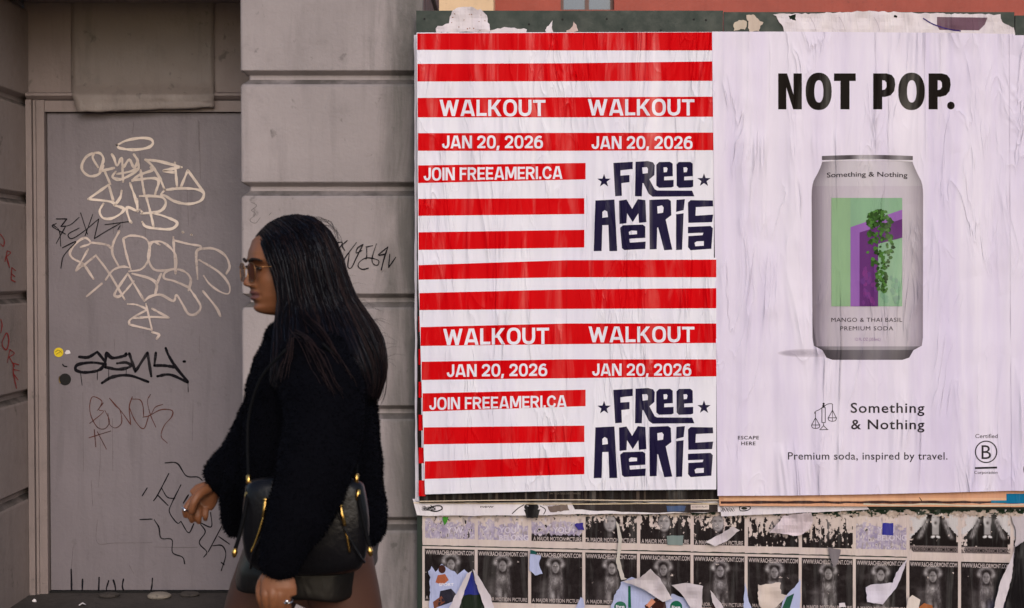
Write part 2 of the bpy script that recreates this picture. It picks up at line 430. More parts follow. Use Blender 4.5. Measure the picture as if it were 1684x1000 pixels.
graffiti('graffiti_drip', [[(530,255),(540,335)], [(640,240),(640,300)], [(715,230),(715,300)], [(830,230),(830,265)], [(1236,315),(1238,380)]],
 C4, 1.2, M['black_paint'], door, 'thin black paint runs under the bold tag')
graffiti('graffiti_tag', [
 [(590,585),(680,510),(650,495),(670,440),(610,410),(590,470),(600,540),(640,610),(690,620),(720,570),(690,500)], [(640,500),(680,450)],
 [(720,420),(760,470),(790,500),(800,580),(760,615),(720,590),(710,520)], [(730,430),(800,510),(860,595)], [(860,595),(850,480),(870,410)],
 [(850,480),(890,570),(945,620),(980,530)], [(870,425),(920,430),(940,470),(945,540)], [(990,395),(970,440),(990,530),(1025,610)],
 [(1070,460),(1020,480),(990,530),(940,545)], [(990,530),(1060,495),(1130,500),(1130,540),(1080,600),(1060,670),(1100,715)],
 [(585,680),(730,635)], [(620,625),(630,740)], [(640,640),(700,755)]], C4, 1.5, M['brown_paint'], door, 'thin reddish brown marker tag')
graffiti('graffiti_tag', [
 [(1085,45),(1165,48),(1225,130),(1300,138),(1330,160)], [(1110,115),(1040,250),(1010,295)], [(1040,260),(1105,325)],
 [(1190,190),(1130,310),(1115,370),(1165,440),(1190,430)], [(1065,215),(1100,270),(1150,280)], [(1190,430),(1240,505),(1275,445)],
 [(1240,255),(1205,310)], [(1320,440),(1390,465),(1385,370)], [(1320,450),(1350,500),(1310,570),(1360,630),(1340,665)],
 [(1460,460),(1370,630)], [(1440,530),(1510,580)], [(1400,590),(1460,590),(1485,650),(1455,755)], [(1455,700),(1475,715)],
 [(920,418),(1000,415)], [(1015,420),(1045,470),(1060,540),(1130,550),(1135,635),(1200,665),(1215,710)], [(935,262),(968,210)]],
 C5, 1.9, M['black_paint'], door, 'wandering black marker tag behind the hand of the walker')
graffiti('graffiti_drip', [[(468,745),(470,820),(470,905)], [(543,810),(540,905)], [(652,798),(648,905)], [(715,820),(700,870),(703,895)], [(745,815),(758,860),(760,900)],
 [(812,810),(805,860),(822,905)], [(1003,805),(998,860),(988,905)]], C5, 2.6, M['black_paint'], door, 'black drips along the bottom of the door')
graffiti('crack_line', [[(880,800),(872,880)], [(1303,790),(1310,1000)]], C1, .5, M['grey_mark'], door, 'hairline crack in the paint')
graffiti('crack_line', [[(920,190),(925,320)], [(1310,0),(1318,380)], [(1228,380),(1240,680)], [(955,700),(955,760)], [(745,640),(745,740)], [(800,560),(805,700)]], C2, .5, M['grey_mark'], door, 'hairline crack in the paint')
graffiti('crack_line', [[(655,560),(660,800),(648,1000)], [(545,380),(548,900)], [(1310,10),(1312,120)], [(750,30),(755,110)], [(740,550),(742,900)], [(1270,430),(1265,700)]], C4, .5, M['grey_mark'], door, 'hairline crack in the paint')
graffiti('crack_line', [[(640,420),(640,570),(760,572),(1000,570)], [(1020,598),(1200,602),(1300,600)], [(480,600),(470,740)], [(600,160),(610,330)], [(850,720),(880,775)]], C5, .6, M['grey_mark'], door, 'hairline crack in the paint')
# keyhole, sticker, white patch
def disc(mb, cx, cy, r, Y, n=20, ry=None, m=0, jag_=0., dep=.001):
    ry = ry or r
    ring = [(cx + r * (1 + jag_ * rnd.uniform(-1, 1)) * math.cos(2 * math.pi * k / n), cy + ry * (1 + jag_ * rnd.uniform(-1, 1)) * math.sin(2 * math.pi * k / n)) for k in range(n)]
    V = [P(x, y, Y) for x, y in ring] + [P(x, y, Y + dep) for x, y in ring]
    mb.add(V, [tuple(range(n))] + [(k, (k + 1) % n, (k + 1) % n + n, k + n) for k in range(n)], m)
mb = MB(); disc(mb, 107, 624, 9.8, YD - .002, 24, m=0)
lock = mb.build('lock_hole', M['dark'], door)
mb = MB(); c = P(107, 624, YD - .005); r_ = 10 / 340
mb.tube([c + Vector((r_ * math.cos(q), 0, r_ * math.sin(q))) for q in np.linspace(R(150), R(215), 10)], .0022, 6)
mb.build('lock_ring', plain('worn_brass', (.3, .2, .08), .4, 1.), door)
mb = MB(); disc(mb, 96.5, 579.5, 7.8, YD - .0022, 24); mb.build('round_sticker', M['yellow'], door)['label'] = 'small round yellow sticker'
mb = MB(); ribbon(mb, [(91, 579), (96, 576), (102, 581)], 1.0, YD, lambda u, v: P(u, v, YD - .0028)); ribbon(mb, [(92, 583), (97, 580), (101, 577)], .9, YD, lambda u, v: P(u, v, YD - .0030))
mb.build('sticker_mark', plain('olive_ink', (.25, .17, .01), .6), door)
mb = MB(); disc(mb, 111, 579.5, 5, YD - .0022, 9, 3.6, jag_=.35); mb.build('torn_sticker', M['sticker'], door)['label'] = 'small torn white sticker remnant'
mb = MB(); ribbon(mb, [(103, 599), (105, 602), (110, 603)], 2.0, YD, lambda u, v: P(u, v, YD - .0028)); mb.build('scratch_mark', M['black_paint'], door)
# red scrawl on the shaded pier
mside = lambda u, v: PX(u, v, XS)
red = [[(0,140),(25,180),(20,220),(2,205)], [(30,320),(45,250)], [(45,250),(68,262),(38,290)], [(40,290),(60,360)], [(75,360),(70,440)], [(75,360),(100,380)], [(72,400),(95,420)], [(70,440),(98,455)],
 [(2,700),(10,740),(2,790)], [(10,850),(40,790),(55,840),(40,900),(15,880),(10,850)], [(45,985),(62,900)], [(62,900),(90,925),(55,950)], [(58,950),(92,1010)],
 [(85,990),(85,1060),(105,1155)], [(85,990),(120,1000)], [(85,1030),(125,1040)], [(85,1060),(115,1100)]]
graffiti('graffiti_tag', red, C3, 1.8, M['red_paint'], left_pier, 'red scrawled capital letters in two rows', mapf=mside)
# black tag on the right pier
CP = (5, 380, 320)
graffiti('graffiti_tag', [[(840,402),(915,395),(875,465)], [(955,378),(915,420),(935,460)], [(1030,395),(960,490),(905,580)], [(935,520),(970,480),(960,590),(990,600),(1030,520),(1085,410)],
 [(1085,410),(1040,440),(1030,480),(1075,460)], [(1110,430),(1165,420)], [(1115,435),(1115,510),(1110,530)], [(1195,405),(1160,520),(1170,570),(1205,580),(1210,540),(1120,520),(1060,550),(1045,590),(1080,615),(1130,605)],
 [(1210,495),(1290,430)], [(1290,430),(1260,520),(1235,620)], [(1215,500),(1265,490)], [(1305,490),(1295,600)], [(1295,600),(1355,515)]],
 CP, 1.9, M['black_paint'], right_pier, 'thin black marker tag', Y=YP)
graffiti('graffiti_tag', [[(160,60),(210,90),(165,130)], [(165,130),(200,160),(155,210),(200,235),(240,190)], [(310,170),(330,150)]], CP, .7, M['grey_mark'], right_pier, 'faint pencil scribble', Y=YP)

# sheet hung over the transom
sheet_Y = [(-40, 0.0), (20, .002), (60, .0), (100, .003), (135, .006), (148, .022), (154, .05), (158, .058), (166, .056), (175, .058), (182, .062), (185, .058)]
V = []; Fc = []; NI = 26
for j, (yy, d) in enumerate(sheet_Y):
    for i in range(NI + 1):
        t = i / NI
        x = 117 + (352 - 117) * t + (10 * (yy - 150) / 34 if yy > 150 else 0) * (1 - t)
        y2 = yy - (8 * t if yy > 170 else 0) + (2 * noise.noise((t * 9, yy, 1)))
        dd = max(0, d * (1 - .25 * t * (yy > 160))) + (.004 + .004 * (yy > 140)) * (noise.noise((t * 7, yy * .02, 0)) + .6)
        V.append(P(x, y2, YD - .005 - dd))
for j in range(len(sheet_Y) - 1):
    for i in range(NI):
        a = j * (NI + 1) + i; Fc.append((a, a + NI + 1, a + NI + 2, a + 1))
o = mk('cover_sheet', V, Fc, M['sheet'], None, smooth=True)
sm = o.modifiers.new('thick', 'SOLIDIFY'); sm.thickness = .0015; sm.offset = 1
tag(o, 'painted sheet nailed over the transom, its lower edge curling out above the door', 'sheet')

# debris in the doorway
def rock(name, px, py, r, label, mat, fl=.5):
    c = PG(px, py); mb = MB(); mb.ball((0, 0, 0), (r, r * .8, r * fl), 14)
    mb.v = [c + v * (1 + .35 * noise.noise(v * (9 / (r * 12)) + Vector((px, 0, 0)))) + Vector((0, 0, r * fl * .6)) for v in mb.v]
    tag(mb.build(name, mat, None), label, 'debris')
rock('stone_chunk', 262, 984, .055, 'pale flat lump of rubble on the doorway floor', painted('rubble', (.22, .19, .16), .2, .2, .5, .9), .32)
rock('dirt_clump', 180, 981, .05, 'dark clump of dirt against the door bottom', M['pave'], .25)
rock('dirt_clump', 312, 980, .045, 'dark crumbled dirt right of the pale rubble', M['pave'], .3)
def litter(px, py, w_, label):
    c = PG(px, py, .004); V = [c + Vector((w_ * rnd.uniform(.7, 1) * math.cos(q), w_ * .5 * math.sin(q), rnd.uniform(0, .012))) for q in np.linspace(0, 5.6, 8)]
    tag(mk('paper_scrap', V + [c + Vector((0, 0, .016))], [(i, (i + 1) % 8, 8) for i in range(8)], M['sticker']), label, 'litter')
litter(56, 990, .012, 'tiny white paper scrap by the left pier foot')
litter(136, 996, .024, 'crumpled white paper scrap on the doorway floor')

# ------------------------------------------------------------------ buildings behind the hoarding
fb = tag(empty('terracotta_building', (4, 22, 0)), 'terracotta red rendered building behind the hoarding with a blue window', 'building')
YB = 22.
wx0, wx1 = P(922, 5, YB).x, P(1010, 5, YB).x; wz0 = P(900, 16.5, YB).z
mb = MB()
bx0, bx1 = P(812, 5, YB).x, 14.
mb.box(bx0, wx0, YB, YB + .4, 0, 11); mb.box(wx1, bx1, YB, YB + .4, 0, 11)
mb.box(wx0, wx1, YB, YB + .4, 0, wz0); mb.box(wx0, wx1, YB, YB + .4, wz0 + 1.7, 11)
mb.box(bx0, bx1, YB + .41, YB + 8, 0, 10.9)
mb.build('wall', M['terra'], fb)
mb = MB(); fz = .05
mb.box(wx0, wx0 + .05, YB + .12, YB + .2, wz0, wz0 + 1.7); mb.box(wx1 - .05, wx1, YB + .12, YB + .2, wz0, wz0 + 1.7)
xm = P(966, 5, YB).x
mb.box(xm - .03, xm + .03, YB + .12, YB + .2, wz0, wz0 + 1.7); mb.box(wx0 + .05, wx1 - .05, YB + .121, YB + .199, wz0, wz0 + .03)
wf = mb.build('window', M['winframe'], fb)
mb = MB(); mb.box(wx0 + .02, wx1 - .02, YB + .15, YB + .17, wz0, wz0 + 1.7); mb.build('pane', M['glass'], wf)
mb = MB(); mb.box(P(660, 5, 20).x, P(811.5, 5, 20).x, 20, 26, 0, 10)
tag(mb.build('beige_building', M['beige']), 'pale beige wall glimpsed between the stone pier and the red building', 'building')

# ------------------------------------------------------------------ hoarding
YH = 5.935
hx0, hx1 = P(684.5, 500, YH).x, P(1900, 500, YH).x
ho = tag(empty('plywood_hoarding', ((hx0 + hx1) / 2, YH + .05, 0)), 'dark green plywood hoarding plastered with layers of posters', 'hoarding')
zt = P(900, 17.5, YH).z
joints = [hx0, P(1190, 18, YH).x, P(1669, 26, YH).x, hx1]; drop = [0, .006, .02]
for a, b, dz in zip(joints[:-1], joints[1:], drop):
    mb = MB(); mb.box(a + .002, b - .002, YH, YH + .02, .02, zt - dz); o = mb.build('board', M['green'], ho)
mb = MB(); mb.box(hx0 + .05, hx1, YH + .021, YH + .1, zt - .3, zt - .2); mb.build('rail', M['green'], ho)
mb = MB(); mb.box(hx0 + .05, hx1, YH + .021, YH + .1, .3, .4); mb.build('rail', M['green'], ho)
for px, py in ((698, 31), (925, 32), (998, 31), (1023, 48), (1087, 50), (1141, 32), (1161, 33), (870, 40)):
    mb = MB(); disc(mb, px, py, 1.7, YH - .001, 10); mb.build('nail_hole', M['dark'], ho)

# ------------------------------------------------------------------ printed sheets
WHITE = lin((230, 226, 234)); RED = lin((208, 1, 10)); NAVY = lin((30, 24, 56)); INK = lin((20, 16, 14))
def text_mesh(s, bold=0., spacing=1.):
    cu = bpy.data.curves.new('t', 'FONT'); cu.body = s; cu.size = 1; cu.offset = bold; cu.space_character = spacing; cu.resolution_u = 3
    o = bpy.data.objects.new('t', cu); COL.objects.link(o)
    dg = bpy.context.evaluated_depsgraph_get(); me = bpy.data.meshes.new_from_object(o.evaluated_get(dg), depsgraph=dg)
    v = [(q.co.x, q.co.y) for q in me.vertices]; f = [tuple(p.vertices) for p in me.polygons]
    bpy.data.objects.remove(o); bpy.data.curves.remove(cu); bpy.data.meshes.remove(me)
    return v, f
_caps = {}
def jag(pts, amp, step=6, seed=0):
    r = random.Random(seed); out = []
    for i, a in enumerate(pts):
        b = pts[(i + 1) % len(pts)]; L = math.hypot(b[0] - a[0], b[1] - a[1]); n = max(1, int(L / step))
        for k in range(n):
            t = k / n; out.append((a[0] + (b[0] - a[0]) * t + r.uniform(-amp, amp), a[1] + (b[1] - a[1]) * t + r.uniform(-amp, amp)))
    return out
class Sheet:
    """a printed sheet in photo-pixel units on the plane Y; every ink lies a fraction of a millimetre over the paper"""
    def __init__(s, Y, disp=None, step=(12, 12), lay=.0005):
        s.Y = Y; s.items = []; s.disp = disp; s.step = step; s.lay = lay
    def poly(s, pts, c, layer=1, holes=()):
        loops = [[Vector((x, y, 0)) for x, y in pts]] + [[Vector((x, y, 0)) for x, y in h] for h in holes]
        flat = [v for l in loops for v in l]; tr = tessellate_polygon(loops)
        s.items.append(([(v.x, v.y) for v in flat], [tuple(t) for t in tr], c, layer)); return s
    def ell(s, cx, cy, rx, ry, c, layer=1, n=24, rot=0., jit=0.):
        pts = []
        for k in range(n):
            q = 2 * math.pi * k / n; j = 1 + jit * rnd.uniform(-1, 1)
            x, y = rx * j * math.cos(q), ry * j * math.sin(q)
            pts.append((cx + x * math.cos(rot) - y * math.sin(rot), cy + x * math.sin(rot) + y * math.cos(rot)))
        return s.poly(pts, c, layer)
    def line(s, pts, wd, c, layer=2, k=5):
        p = catmull([(a, b, 0) for a, b in pts], k); n = len(p); L = []; Rr = []
        for i in range(n):
            t = (p[min(i + 1, n - 1)] - p[max(i - 1, 0)]).normalized()
            L.append((p[i].x - t.y * wd / 2, p[i].y + t.x * wd / 2)); Rr.append((p[i].x + t.y * wd / 2, p[i].y - t.x * wd / 2))
        v = L + Rr; f = [(i, i + 1, n + i + 1, n + i) for i in range(n - 1)]
        s.items.append((v, f, c, layer)); return s
    def text(s, t, x0, x1, ytop, ybase, c, bold=0., layer=3, slope=0., spacing=1., arc=0.):
        v, f = text_mesh(t, bold, spacing)
        kb = (bold,)
        if kb not in _caps:
            h = text_mesh('H', bold)[0]; _caps[kb] = (min(q[1] for q in h), max(q[1] for q in h))
        lo, hi = _caps[kb]; xs = [q[0] for q in v]; a, b = min(xs), max(xs)
        sx = (x1 - x0) / (b - a); sy = (ybase - ytop) / (hi - lo); xc = (x0 + x1) / 2; hw = (x1 - x0) / 2
        vv = []
        for x, y in v:
            X = x0 + (x - a) * sx; vv.append((X, ybase - (y - lo) * sy + slope * (X - x0) + arc * (1 - ((X - xc) / hw) ** 2)))
        s.items.append((vv, f, c, layer)); return s
    def grid_disp(s, x, y):
        # straight between the fold lines, so that paper and inks stay exactly parallel
        gx, gy = s.step; i, j = math.floor(x / gx), math.floor(y / gy); u, v = x / gx - i, y / gy - j
        f = lambda a, b: s.disp(a * gx, b * gy)
        return (f(i, j) * (1 - u) + f(i + 1, j) * u) * (1 - v) + (f(i, j + 1) * (1 - u) + f(i + 1, j + 1) * u) * v
    def raster(s, x0, x1, y0, y1, fn, layer=1, px=1.5, sl=0.):
        nx, ny = int((x1 - x0) / px), int((y1 - y0) / px); xm = (x0 + x1) / 2
        v = [(x0 + (x1 - x0) * i / nx, y0 + (y1 - y0) * j / ny + sl * (x0 + (x1 - x0) * i / nx - xm)) for j in range(ny + 1) for i in range(nx + 1)]
        f = []; c = []
        for j in range(ny):
            for i in range(nx):
                a = j * (nx + 1) + i; f.append((a, a + 1, a + nx + 2, a + nx + 1)); q = fn(x0 + (x1 - x0) * (i + .5) / nx, y0 + (y1 - y0) * (j + .5) / ny); c.append(lin(tuple(max(4, min(250, t)) for t in q)))
        s.items.append((v, f, c, layer)); return s
    def build(s, name, mat, parent=None, back=None):
        V = []; Fc = []; Cs = []
        for v, f, c, layer in s.items:
            if isinstance(c, list) or not s.step:
                b = len(V)
                for x, y in v:
                    V.append(P(x, y, s.Y - s.lay * layer - (s.disp(x, y) if s.disp else 0.)))
                for i, q in enumerate(f):
                    ar = sum(v[q[j]][0] * v[q[(j + 1) % len(q)]][1] - v[q[(j + 1) % len(q)]][0] * v[q[j]][1] for j in range(len(q)))
                    q = list(q)
                    if ar < 0: q.reverse()
                    Fc.append([j + b for j in q]); Cs.append(c[i] if isinstance(c, list) else c)
                continue
            bm = bmesh.new(); bv = [bm.verts.new((x, y, 0)) for x, y in v]
            for q in f:
                try: bm.faces.new([bv[i] for i in q])
                except ValueError: pass
            if s.step:
                x0, x1 = min(q[0] for q in v), max(q[0] for q in v); y0, y1 = min(q[1] for q in v), max(q[1] for q in v)
                for ax, lo, hi, st in ((0, x0, x1, s.step[0]), (1, y0, y1, s.step[1])):
                    k = math.floor(lo / st) + 1
                    while k * st < hi:
                        co = [0, 0, 0]; co[ax] = k * st; no = [0, 0, 0]; no[ax] = 1
                        bmesh.ops.bisect_plane(bm, geom=bm.verts[:] + bm.edges[:] + bm.faces[:], dist=1e-5, plane_co=co, plane_no=no); k += 1
            bm.verts.index_update(); b = len(V)
            for q in bm.verts:
                d = s.grid_disp(q.co.x, q.co.y) if s.disp else 0.
                V.append(P(q.co.x, q.co.y, s.Y - s.lay * layer - d))
            for q in bm.faces:
                # front side towards the street
                ids = [x.index for x in q.verts]
                a_, b_, c_ = (q.verts[i].co for i in (0, 1, 2))
                if q.normal.z > 0: pass
                q.normal_update()
                if q.normal.z < 0: ids.reverse()
                Fc.append([i + b for i in ids]); Cs.append(c)
            bm.free()
        return mk(name, V, Fc, mat, parent, None, Cs)
def rect(x0, x1, y0, y1): return [(x0, y0), (x1, y0), (x1, y1), (x0, y1)]

def block(s, t, x0, x1, ytop, ybase, c, th=.2, layer=2, slope=0.):
    gl = {'W': (1.3, [('S', (.1, 1), (.37, 0)), ('S', (.37, 0), (.65, .95)), ('S', (.65, .95), (.93, 0)), ('S', (.93, 0), (1.2, 1))]),
     'A': (.98, [('S', (.11, 0), (.42, 1)), ('S', (.87, 0), (.56, 1)), ('H', (.26, .25), (.72, .25))]), 'L': (.68, [('S', (.1, 0), (.1, 1)), ('H', (.1, .1), (.68, .1))]),
     'K': (.9, [('S', (.1, 0), (.1, 1)), ('S', (.24, .42), (.74, 1)), ('S', (.38, .58), (.78, 0))]), 'O': (.94, [('O', (.47, .5), (.47, .52))]), '0': (.84, [('O', (.42, .5), (.42, .52))]),
     'U': (.86, [('C', (.1, 1), (.1, .7), (.1, .4), (.18, .17), (.43, .085), (.68, .17), (.76, .4), (.76, .7), (.76, 1))]), 'T': (.84, [('H', (0, .9), (.84, .9)), ('S', (.42, 0), (.42, .9))]),
     'J': (.68, [('C', (.58, 1), (.58, .6), (.58, .32), (.48, .13), (.3, .085), (.14, .17), (.09, .36))]), 'N': (.9, [('S', (.1, 0), (.1, 1)), ('S', (.8, 0), (.8, 1)), ('S', (.16, 1), (.74, 0))]),
     'I': (.2, [('S', (.1, 0), (.1, 1))]), 'F': (.68, [('S', (.1, 0), (.1, 1)), ('H', (.1, .9), (.68, .9)), ('H', (.1, .48), (.62, .48))]),
     'E': (.72, [('S', (.1, 0), (.1, 1)), ('H', (.1, .9), (.72, .9)), ('H', (.1, .5), (.66, .5)), ('H', (.1, .1), (.72, .1))]),
     'R': (.86, [('S', (.1, 0), (.1, 1)), ('C', (.1, .9), (.45, .9), (.65, .84), (.73, .69), (.65, .53), (.45, .47), (.1, .47)), ('S', (.44, .47), (.75, 0))]),
     'M': (1.1, [('S', (.1, 0), (.1, 1)), ('S', (1., 0), (1., 1)), ('S', (.17, 1), (.55, .12)), ('S', (.93, 1), (.55, .12))]),
     'C': (.88, [('C', (.80, .66), (.7, .85), (.46, .915), (.2, .8), (.1, .5), (.2, .2), (.46, .085), (.7, .15), (.8, .34))]), '.': (.24, [('S', (.12, 0), (.12, .2))]), ',': (.24, [('S', (.04, -.16), (.13, .2))]),
     '2': (.78, [('C', (.09, .66), (.16, .85), (.38, .915), (.6, .85), (.67, .67), (.56, .48), (.32, .28), (.13, .12)), ('H', (0, .1), (.76, .1))]),
     '6': (.82, [('O', (.41, .33), (.41, .35)), ('C', (.1, .36), (.13, .62), (.27, .83), (.47, .91), (.68, .85))]), ' ': (.28, [])}
    tw = sum(gl[q][0] for q in t) + .11 * (len(t) - 1); sx = (x1 - x0) / tw; sy = ybase - ytop; h = th / 2; cur = 0; n = 0
    M_ = lambda x, y: (x0 + (cur + x) * sx, ybase - y * sy + slope * ((cur + x) * sx))
    kx = min(1.35, sy / sx)                               # keep strokes equally thick both ways
    for q in t:
        for st in gl[q][1]:
            L = layer + .03 * (n % 9); n += 1; k = st[0]
            if k == 'S':
                (a, b), (c2, d) = st[1:]; hx = h * kx * math.hypot((c2 - a) / kx, d - b) / abs(d - b); s.poly([M_(a - hx, b), M_(a + hx, b), M_(c2 + hx, d), M_(c2 - hx, d)], c, L)
            elif k == 'H': (a, b), (c2, d) = st[1:]; hh = h * .92; s.poly([M_(a, b - hh), M_(c2, b - hh), M_(c2, d + hh), M_(a, d + hh)], c, L)
            elif k == 'O':
                (cx, cy), (ra, rb) = st[1:]; e = lambda u, v: [M_(cx + u * math.copysign(abs(math.cos(z)) ** .8, math.cos(z)), cy + v * math.copysign(abs(math.sin(z)) ** .8, math.sin(z))) for z in [2 * math.pi * i / 32 for i in range(32)]]
                s.poly(e(ra, rb), c, L, [e(ra - th * kx, rb - th * .92)])
            else:
                p = catmull([(a / kx, b, 0) for a, b in st[1:]], 5); m = len(p); Lf = []; Rt = []
                for i in range(m):
                    tt = (p[min(i + 1, m - 1)] - p[max(i - 1, 0)]).normalized(); Lf.append(M_((p[i].x - tt.y * h) * kx, p[i].y + tt.x * h)); Rt.append(M_((p[i].x + tt.y * h) * kx, p[i].y - tt.x * h))
                s.items.append((Lf + Rt, [(i, i + 1, m + i + 1, m + i) for i in range(m - 1)], c, L))
        cur += gl[q][0] + .11
# --- the thick wad of old posters under the new ones
YS = 5.868
def wave(seed, ax=.004, ay=.002):
    def d(x, y):
        return ax * noise.noise((x * .021, seed, 0)) + ax * .5 * noise.noise((x * .06, seed, 5)) + ay * noise.noise((0, seed, y * .02)) - .003 * max(0, (700 - x) / 16) ** 2 * (x < 700)
    return d
def under(name, pts, c, depth, label, extra=None):
    s = Sheet(YS + depth, wave(depth * 900, .002, .001), (14, 14)); s.poly(pts, c, 0)
    if extra: extra(s)
    return tag(s.build(name, M['old_paper']), label, 'poster', 'old posters under the new ones')
def ex1(s):
    for k in range(8): s.poly(rect(688.5, 700, 412 + k * 54, 438 + k * 54), RED, 1)
under('old_poster', [(687, 60), (720, 58), (720, 812), (694, 814)], WHITE, .014, 'sliver of an older striped poster at the left edge of the walkout posters', ex1)
def ex2(s):
    for k in range(40):
        x = 705 + k * 12.2; s.poly(rect(x, x + rnd.uniform(2, 7), 808, 824), (lambda g: lin((g, g * .86, g * .76)))(rnd.randint(30, 84)), 1)
    s.text('IN THEATERS EVERYWHERE', 905, 955, 810, 813, lin((120, 110, 100)), 0, 2)
    s.line([(690, 824.5), (800, 823), (930, 822), (1050, 823), (1182, 822)], 1.4, lin((225, 205, 180)), 2)
under('old_poster', jag([(685.5, 120), (700, 110), (1182, 790), (1182, 824), (690, 827), (686, 700)], .5, 20, 3), lin((34, 28, 26)), .022, 'black strip of an older poster below the walkout posters', ex2)
under('old_poster', jag([(681, 58), (700, 56), (700, 826), (683, 824)], .5, 18, 4), lin((205, 198, 205)), .030, 'white paper edge sticking out beside the stone pier')
def ex4(s):
    s.poly(rect(1190, 1655, 819, 823), lin((226, 178, 140)), 1); s.poly(jag(rect(1185, 1684, 824, 828), .7, 12, 5), lin((66, 46, 42)), 1)
    s.poly(rect(1655, 1700, 812, 828), lin((20, 110, 150)), 2); s.poly(rect(1630, 1655, 823, 827), lin((40, 120, 150)), 2)
    s.line([(1512, 818), (1516, 824)], 1.2, INK, 3)
    s.line([(1420, 829), (1480, 831), (1530, 829), (1600, 832), (1684, 830)], 2.4, lin((205, 190, 165)), 3)
under('old_poster', [(1180, 780), (1700, 780), (1700, 834), (1183, 832)], lin((215, 160, 126)), .018, 'orange and blue edge of an older poster below the soda poster', ex4)
def ex5(s):
    r = random.Random(5); d = lin((30, 28, 30))
    for k in range(26): s.line([(693 + r.uniform(0, 24), 832 + r.uniform(0, 8)), (694 + r.uniform(0, 24), 832 + r.uniform(0, 8))], .7, lin((90, 88, 92)), 1)
    s.line([(702, 838), (712, 833), (724, 832), (727, 837), (718, 841), (708, 840)], 2., d, 2); s.line([(708, 831), (716, 838)], 1.5, d, 2)
    s.text('new', 790, 812, 831, 835, lin((70, 66, 70)), .01, 2)
    s.ell(874, 834, 12, 7, lin((25, 23, 25)), 2); s.ell(868, 832, 1.8, 1.1, lin((150, 146, 150)), 3, 8, 0, .3); s.poly(jag([(862, 838), (888, 838), (884, 852), (866, 852)], 1, 4, 3), lin((28, 26, 26)), 3); s.poly(jag([(900, 832), (934, 830), (936, 840), (905, 842)], 1., 4, 5), lin((120, 104, 96)), 2)
    s.line([(842, 845), (852, 836), (862, 830)], 1.4, d, 2); s.line([(888, 832), (897, 838), (894, 846)], 1.4, d, 2)
    s.text('IN THEATERS THIS WINTER', 893, 920, 829.5, 832, lin((120, 100, 90)), 0, 2)
    s.poly(jag([(940, 826), (1180, 827), (1180, 842), (1060, 843), (945, 838)], .8, 12, 8), lin((56, 48, 46)), 2)
    s.poly(jag([(1096, 832), (1128, 832), (1126, 841), (1098, 842)], .7, 8, 9), lin((66, 84, 118)), 3)
    s.poly(rect(1136, 1166, 830, 838), lin((215, 200, 190)), 3); s.text('A NEW PLAY', 1138, 1164, 832, 835, lin((110, 100, 100)), 0, 4)
    s.line([(680, 827), (800, 828), (950, 829), (1080, 828), (1190, 829)], 1.6, lin((225, 205, 175)), 4)
under('old_poster', jag([(678, 820), (1190, 820), (1190, 842), (1060, 845), (935, 846), (845, 848), (760, 848), (686, 848)], .8, 16, 6), lin((228, 220, 222)), .038, 'white torn strip with doodles hanging below the walkout posters', ex5)
def ex6(s):
    d = lin((40, 38, 40))
    for k in range(10): s.line([(1187 + k * 2, 834 + (k % 3)), (1190 + k * 2, 842 - (k % 2) * 2)], .8, d, 1)
    s.line([(1216, 834), (1222, 832), (1234, 834), (1230, 839), (1218, 840), (1216, 834)], 1.5, d, 2); s.ell(1224, 836, 5, 2.4, lin((50, 52, 46)), 1)
under('old_poster', jag([(1184, 828), (1420, 827), (1430, 838), (1330, 843), (1186, 849)], .6, 14, 7), lin((222, 214, 218)), .038, 'white wedge of paper hanging below the soda poster', ex6)

# --- walkout posters
def yl(x, L, Rr, mid=None):
    if mid is None: return L + (Rr - L) * (x - 690) / (1172 - 690)
    return L + (mid - L) * (x - 690) / 242 if x < 932 else mid + (Rr - mid) * (x - 932) / 240
BAND = [((55,54,53),(82,83,83),9), ((105,104,101),(134,133.5,133),9), ((161,160,159),(193,193,192),9), ((219,218.5,218),(248,248,247),9),
 ((272,268.5,268),(301,296,295),963), ((327,326.5,326),(355,353,352),961), ((382,379,378),(411,408,407),961),
 ((436,428,427),(460,456,456),9), ((482,476,474),(510,508,507),9), ((538,532,532),(569,566,564),9), ((595,591,591),(625,622,619),9),
 ((647,642,641),(677,669,668),963), ((703,700.5,700),(731,728,727),961), ((759,752,751),(788,781,780),961)]
def band_poly(b, x0, x1):
    (t0, t1, t2), (b0, b1, b2), end = b
    xe = x1 if end == 9 else min(x1, end)
    if xe <= x0: return None
    if end < 1000 and end != 9:
        f = lambda x, l, m: l + (m - l) * (x - 690) / 270
        top = [(x, f(x, t0, t2)) for x in np.linspace(x0, xe, 6)]; bot = [(x, f(x, b0, b2)) for x in np.linspace(xe, x0, 6)]
    else:
        xs = sorted(set([x0, xe] + [x for x in (760, 840, 932, 1010, 1090) if x0 < x < xe]))
        top = [(x, yl(x, t0, t2, t1)) for x in xs]; bot = [(x, yl(x, b0, b2, b1)) for x in reversed(xs)]
    return top + bot
CL = lambda u, v, dy=0: (670 + u / 3.225, 250 + dy + v / 3.225)
